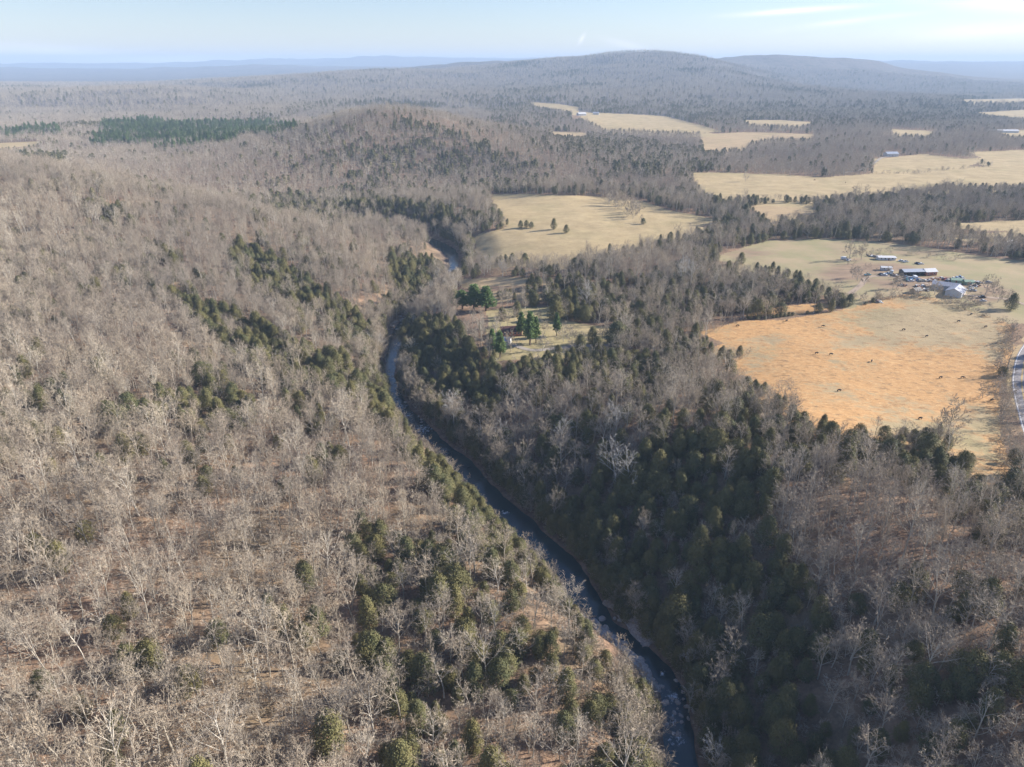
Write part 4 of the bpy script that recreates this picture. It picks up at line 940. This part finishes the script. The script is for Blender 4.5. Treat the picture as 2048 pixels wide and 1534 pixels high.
# ------------------------------------------------------------------ cattle
def cow_mesh():
    bv = [(-.95,0,1.12),(-.45,0,1.10),(.15,0,1.08),(.62,0,1.14),(.95,0,1.08),(1.22,0,.82),(1.42,0,.55)]; rad = [.30,.36,.40,.33,.20,.16,.10]; ed = [(i, i+1) for i in range(6)]
    for root, xx in ((0, -.88), (3, .58)):
        for sy in (-1, 1):
            i = len(bv); bv += [(xx, sy*.22, .85), (xx+(.04 if root else -.06), sy*.23, .45), (xx, sy*.23, .03)]; rad += [.17, .085, .075]; ed += [(root, i), (i, i+1), (i+1, i+2)]
    i = len(bv); bv += [(-1.22, 0, .95), (-1.25, 0, .5)]; rad += [.05, .035]; ed += [(0, i), (i, i+1)]
    for sy in (-1, 1): i = len(bv); bv += [(1.18, sy*.22, .92)]; rad += [.04]; ed += [(5, i)]
    me = bpy.data.meshes.new('cow'); me.from_pydata(bv, ed, []); o = bpy.data.objects.new('cow_rig', me); COL.objects.link(o)
    o.modifiers.new('skin', 'SKIN'); 
    for k_, sv_ in enumerate(me.skin_vertices[0].data): sv_.radius = (rad[k_], rad[k_]); sv_.use_root = k_ == 2
    ss = o.modifiers.new('sub', 'SUBSURF'); ss.levels = 1
    dg = bpy.context.evaluated_depsgraph_get(); r = bpy.data.meshes.new_from_object(o.evaluated_get(dg)); bpy.data.objects.remove(o); return r
cow_me = cow_mesh()
cm = {}
for nm, c in (('black', (.012, .011, .012)), ('brown', (.14, .06, .035))):
    q = cow_me.copy(); q.materials.clear(); q.materials.append(colm('%s_hide' % nm, c, .7)); cm[nm] = q
for u, v, rz, l in ((1475,653,10,'in the left corner of the orange field'), (1573,643,40,'just below the shrubs on the fence line'), (1646,654,-20,'alone in the upper middle of the orange field'), (1633,708,15,'left of a pair in the middle of the orange field'),
      (1662,710,5,'right of a pair in the middle of the orange field'), (1743,724,60,'in the grey-green patch amid orange grass'), (1807,661,0,'on the green grass below the farm, leftmost'), (1853,674,20,'on the green grass, nearest the orange part'), (1881,757,10,'left of a pair in the right of the orange field'),
      (1925,757,-8,'right of a pair in the right of the orange field'), (1840,839,12,'lowest in the orange field, near the woods'), (1678,783,8,'alone in the lower left of the orange field'), (1942,630,30,'left of two under the upper hedge'), (1966,633,-30,'right of two under the upper hedge'),
      (1917,644,5,'with a long shadow on the green grass'), (1971,655,15,'on the green grass nearest the road'), (1983,802,20,'in the tree shadows beside the road')):
    x, y, z = hit(u, v); o = link('cow', cm['black'], None, (x, y, z)); o.scale = (.88, .88, .88); o.rotation_euler = (0, 0, R(rz)); tag(o, 'black cow standing '+l, 'cow', 'cattle in the orange field')
for u, v, rz, l in ((1629,361,10,'leftmost of three in the long tan pasture'), (1691,366,70,'middle of three in the long tan pasture'), (1706,376,-10,'nearest of three in the long tan pasture')):
    x, y, z = hit(u, v); o = link('cow', cm['brown'], None, (x, y, z)); o.rotation_euler = (0, 0, R(rz)); tag(o, 'brown cow, '+l, 'cow', 'cattle in the long pasture')

# ------------------------------------------------------------------ rocks
m = Mat('limestone', .9, .2); n = m.noise(m.objc(), 1.6, 5, .7); n2 = m.noise(m.scale(m.pos(), (.3, .3, 2.5)), 1.2, 3)
m.col(m.mix(m.ramp(n, .3, .7), (.24, .20, .18), m.mix(m.ramp(n2, .4, .6), (.46, .41, .37), (.60, .55, .50)))); m.bump(n, .8, .2); M['rock'] = m.m
def rock_mesh(seed, flat_=.6):
    import bmesh
    bm = bmesh.new(); bmesh.ops.create_icosphere(bm, subdivisions=3, radius=1.0); o = Vector((seed*7.1, seed*3.3, 0))
    for v_ in bm.verts:
        c = v_.co.copy(); f = 1+.35*mnoise.noise(c*1.3+o)+.18*mnoise.noise(c*3.1+o); q = c*f
        q = Vector((round(q.x*2.2)/2.2*.45+q.x*.55, round(q.y*2.2)/2.2*.45+q.y*.55, (round(q.z*3)/3*.5+q.z*.5)*flat_)); v_.co = q
    me = bpy.data.meshes.new('boulder'); bm.to_mesh(me); bm.free(); me.materials.append(M['rock']); return me
RK = [rock_mesh(i) for i in range(5)]
def boulder(x, y, z, s, label, group):
    o = link('boulder', RK[int(abs(x*7+y*3)) % 5], None, (x, y, z)); o.scale = (s*rng.uniform(.8, 1.5), s*rng.uniform(.7, 1.2), s*rng.uniform(.7, 1.1)); o.rotation_euler = (0, 0, rng.uniform(0, 6.28)); tag(o, label, 'boulder', group)
def rocks(px, n, spread, smin, smax, label, group):
    P = np.array([hit(u, v)[:2] for u, v in px]); L = np.linalg.norm(np.diff(P, axis=0), axis=1); c = np.concatenate(([0], np.cumsum(L)))
    for k_ in range(n):
        q = rng.uniform(0, c[-1]); x = float(np.interp(q, c, P[:, 0])+rng.normal(0, spread)); y = float(np.interp(q, c, P[:, 1])+rng.normal(0, spread)); s = rng.uniform(smin, smax)
        boulder(x, y, max(float(Z(x, y)[0]), RIVER_Z-.2)+.1*s, s, label, group)
rocks([(1158,1228),(1200,1255),(1250,1300),(1290,1345),(1318,1385)], 46, 1.3, .35, 1.1, 'pale limestone boulder on the left bank ledge above the rapids', 'boulders of the left bank ledge')
rocks([(1216,1196),(1256,1232),(1300,1285)], 28, 1.4, .5, 1.4, 'shaded limestone boulder on the right bank bluff', 'boulders of the right bank bluff')
rocks([(1335,1360),(1350,1395),(1348,1440),(1352,1480)], 22, 2.2, .3, .9, 'small rock breaking the water in the lower rapids', 'rocks in the lower rapids')
rocks([(722,760),(735,790),(748,815)], 12, 2.2, .7, 1.6, 'pale boulder on the left bank below the blue pool', 'boulders below the blue pool')
rocks([(782,748),(800,790),(815,820),(845,858)], 22, 3.0, .3, .9, 'small rock in the shallows below the blue pool', 'rocks in the upper rapids')
rocks([(775,665),(800,640),(825,618)], 30, 3.5, .5, 1.3, 'reddish brown rock on the dry bed above the blue pool', 'rocks above the blue pool')
def ledge(name, px, wid, h, label):
    P = smooth_poly([hit(u, v)[:2] for u, v in px], 6); T = np.gradient(P, axis=0); T /= np.linalg.norm(T, axis=1)[:, None]; N = np.stack([-T[:, 1], T[:, 0]], 1)
    V = []; n = 9
    for i in range(len(P)):
        for j in range(n):
            f = j/(n-1)*2-1; q = P[i]+N[i]*wid*f*(.7+.5*float(vnoise(P[i, 0]/4+9, P[i, 1]/4, 5)))
            st = round((1-abs(f))*2+float(vnoise(q[0]/1.1+50, q[1]/1.1+50, 8))*2.2+float(vnoise(q[0]/4+50, q[1]/4+50, 9))*2-1.3)/3
            V.append((q[0], q[1], max(float(Z(q[0], q[1])[0]), RIVER_Z-.5)+h*min(st, 1)*(1 if 0 < i < len(P)-1 else 0)-.15))
    F = [(i*n+j, (i+1)*n+j, (i+1)*n+j+1, i*n+j+1) for i in range(len(P)-1) for j in range(n-1)]
    tag(link(name, np_mesh(name, V, np.array(F), [M['rock']])), label, 'rock')
ledge('rock_ledge', [(1155,1228),(1198,1256),(1248,1300),(1288,1343),(1314,1385)], 2.2, 1.2, 'stepped pale limestone ledge running along the left bank')
ledge('rock_bluff', [(1218,1194),(1250,1226),(1276,1256),(1304,1288)], 2.8, 2.0, 'rough grey limestone bluff at the foot of the shaded bank')

# ------------------------------------------------------------------ air
def haze():
    x0, x1, y0, y1, z0, z1 = -20400, 20400, -1200, 20400, -90, TOP
    V = [(x, y, z) for z in (z0, z1) for y in (y0, y1) for x in (x0, x1)]
    F = np.array([(0, 2, 3, 1), (4, 5, 7, 6), (0, 1, 5, 4), (2, 6, 7, 3), (0, 4, 6, 2), (1, 3, 7, 5)])
    m = bpy.data.materials.new('air'); m.use_nodes = True; n = m.node_tree.nodes; n.clear()
    o = n.new('ShaderNodeOutputMaterial'); p = n.new('ShaderNodeVolumePrincipled')
    p.inputs['Color'].default_value = (.47, .63, .84, 1); p.inputs['Density'].default_value = HAZE; p.inputs['Anisotropy'].default_value = 0.0
    m.node_tree.links.new(p.outputs[0], o.inputs['Volume'])
    tag(link('haze', np_mesh('haze', V, F, [m])), kind='stuff')
HAZE = 1.1e-4
TOP = max(max(v.co.z for v in bpy.data.objects[n].data.vertices) for n in ('ground', 'hills'))+30.0
print('haze top', TOP)
haze()
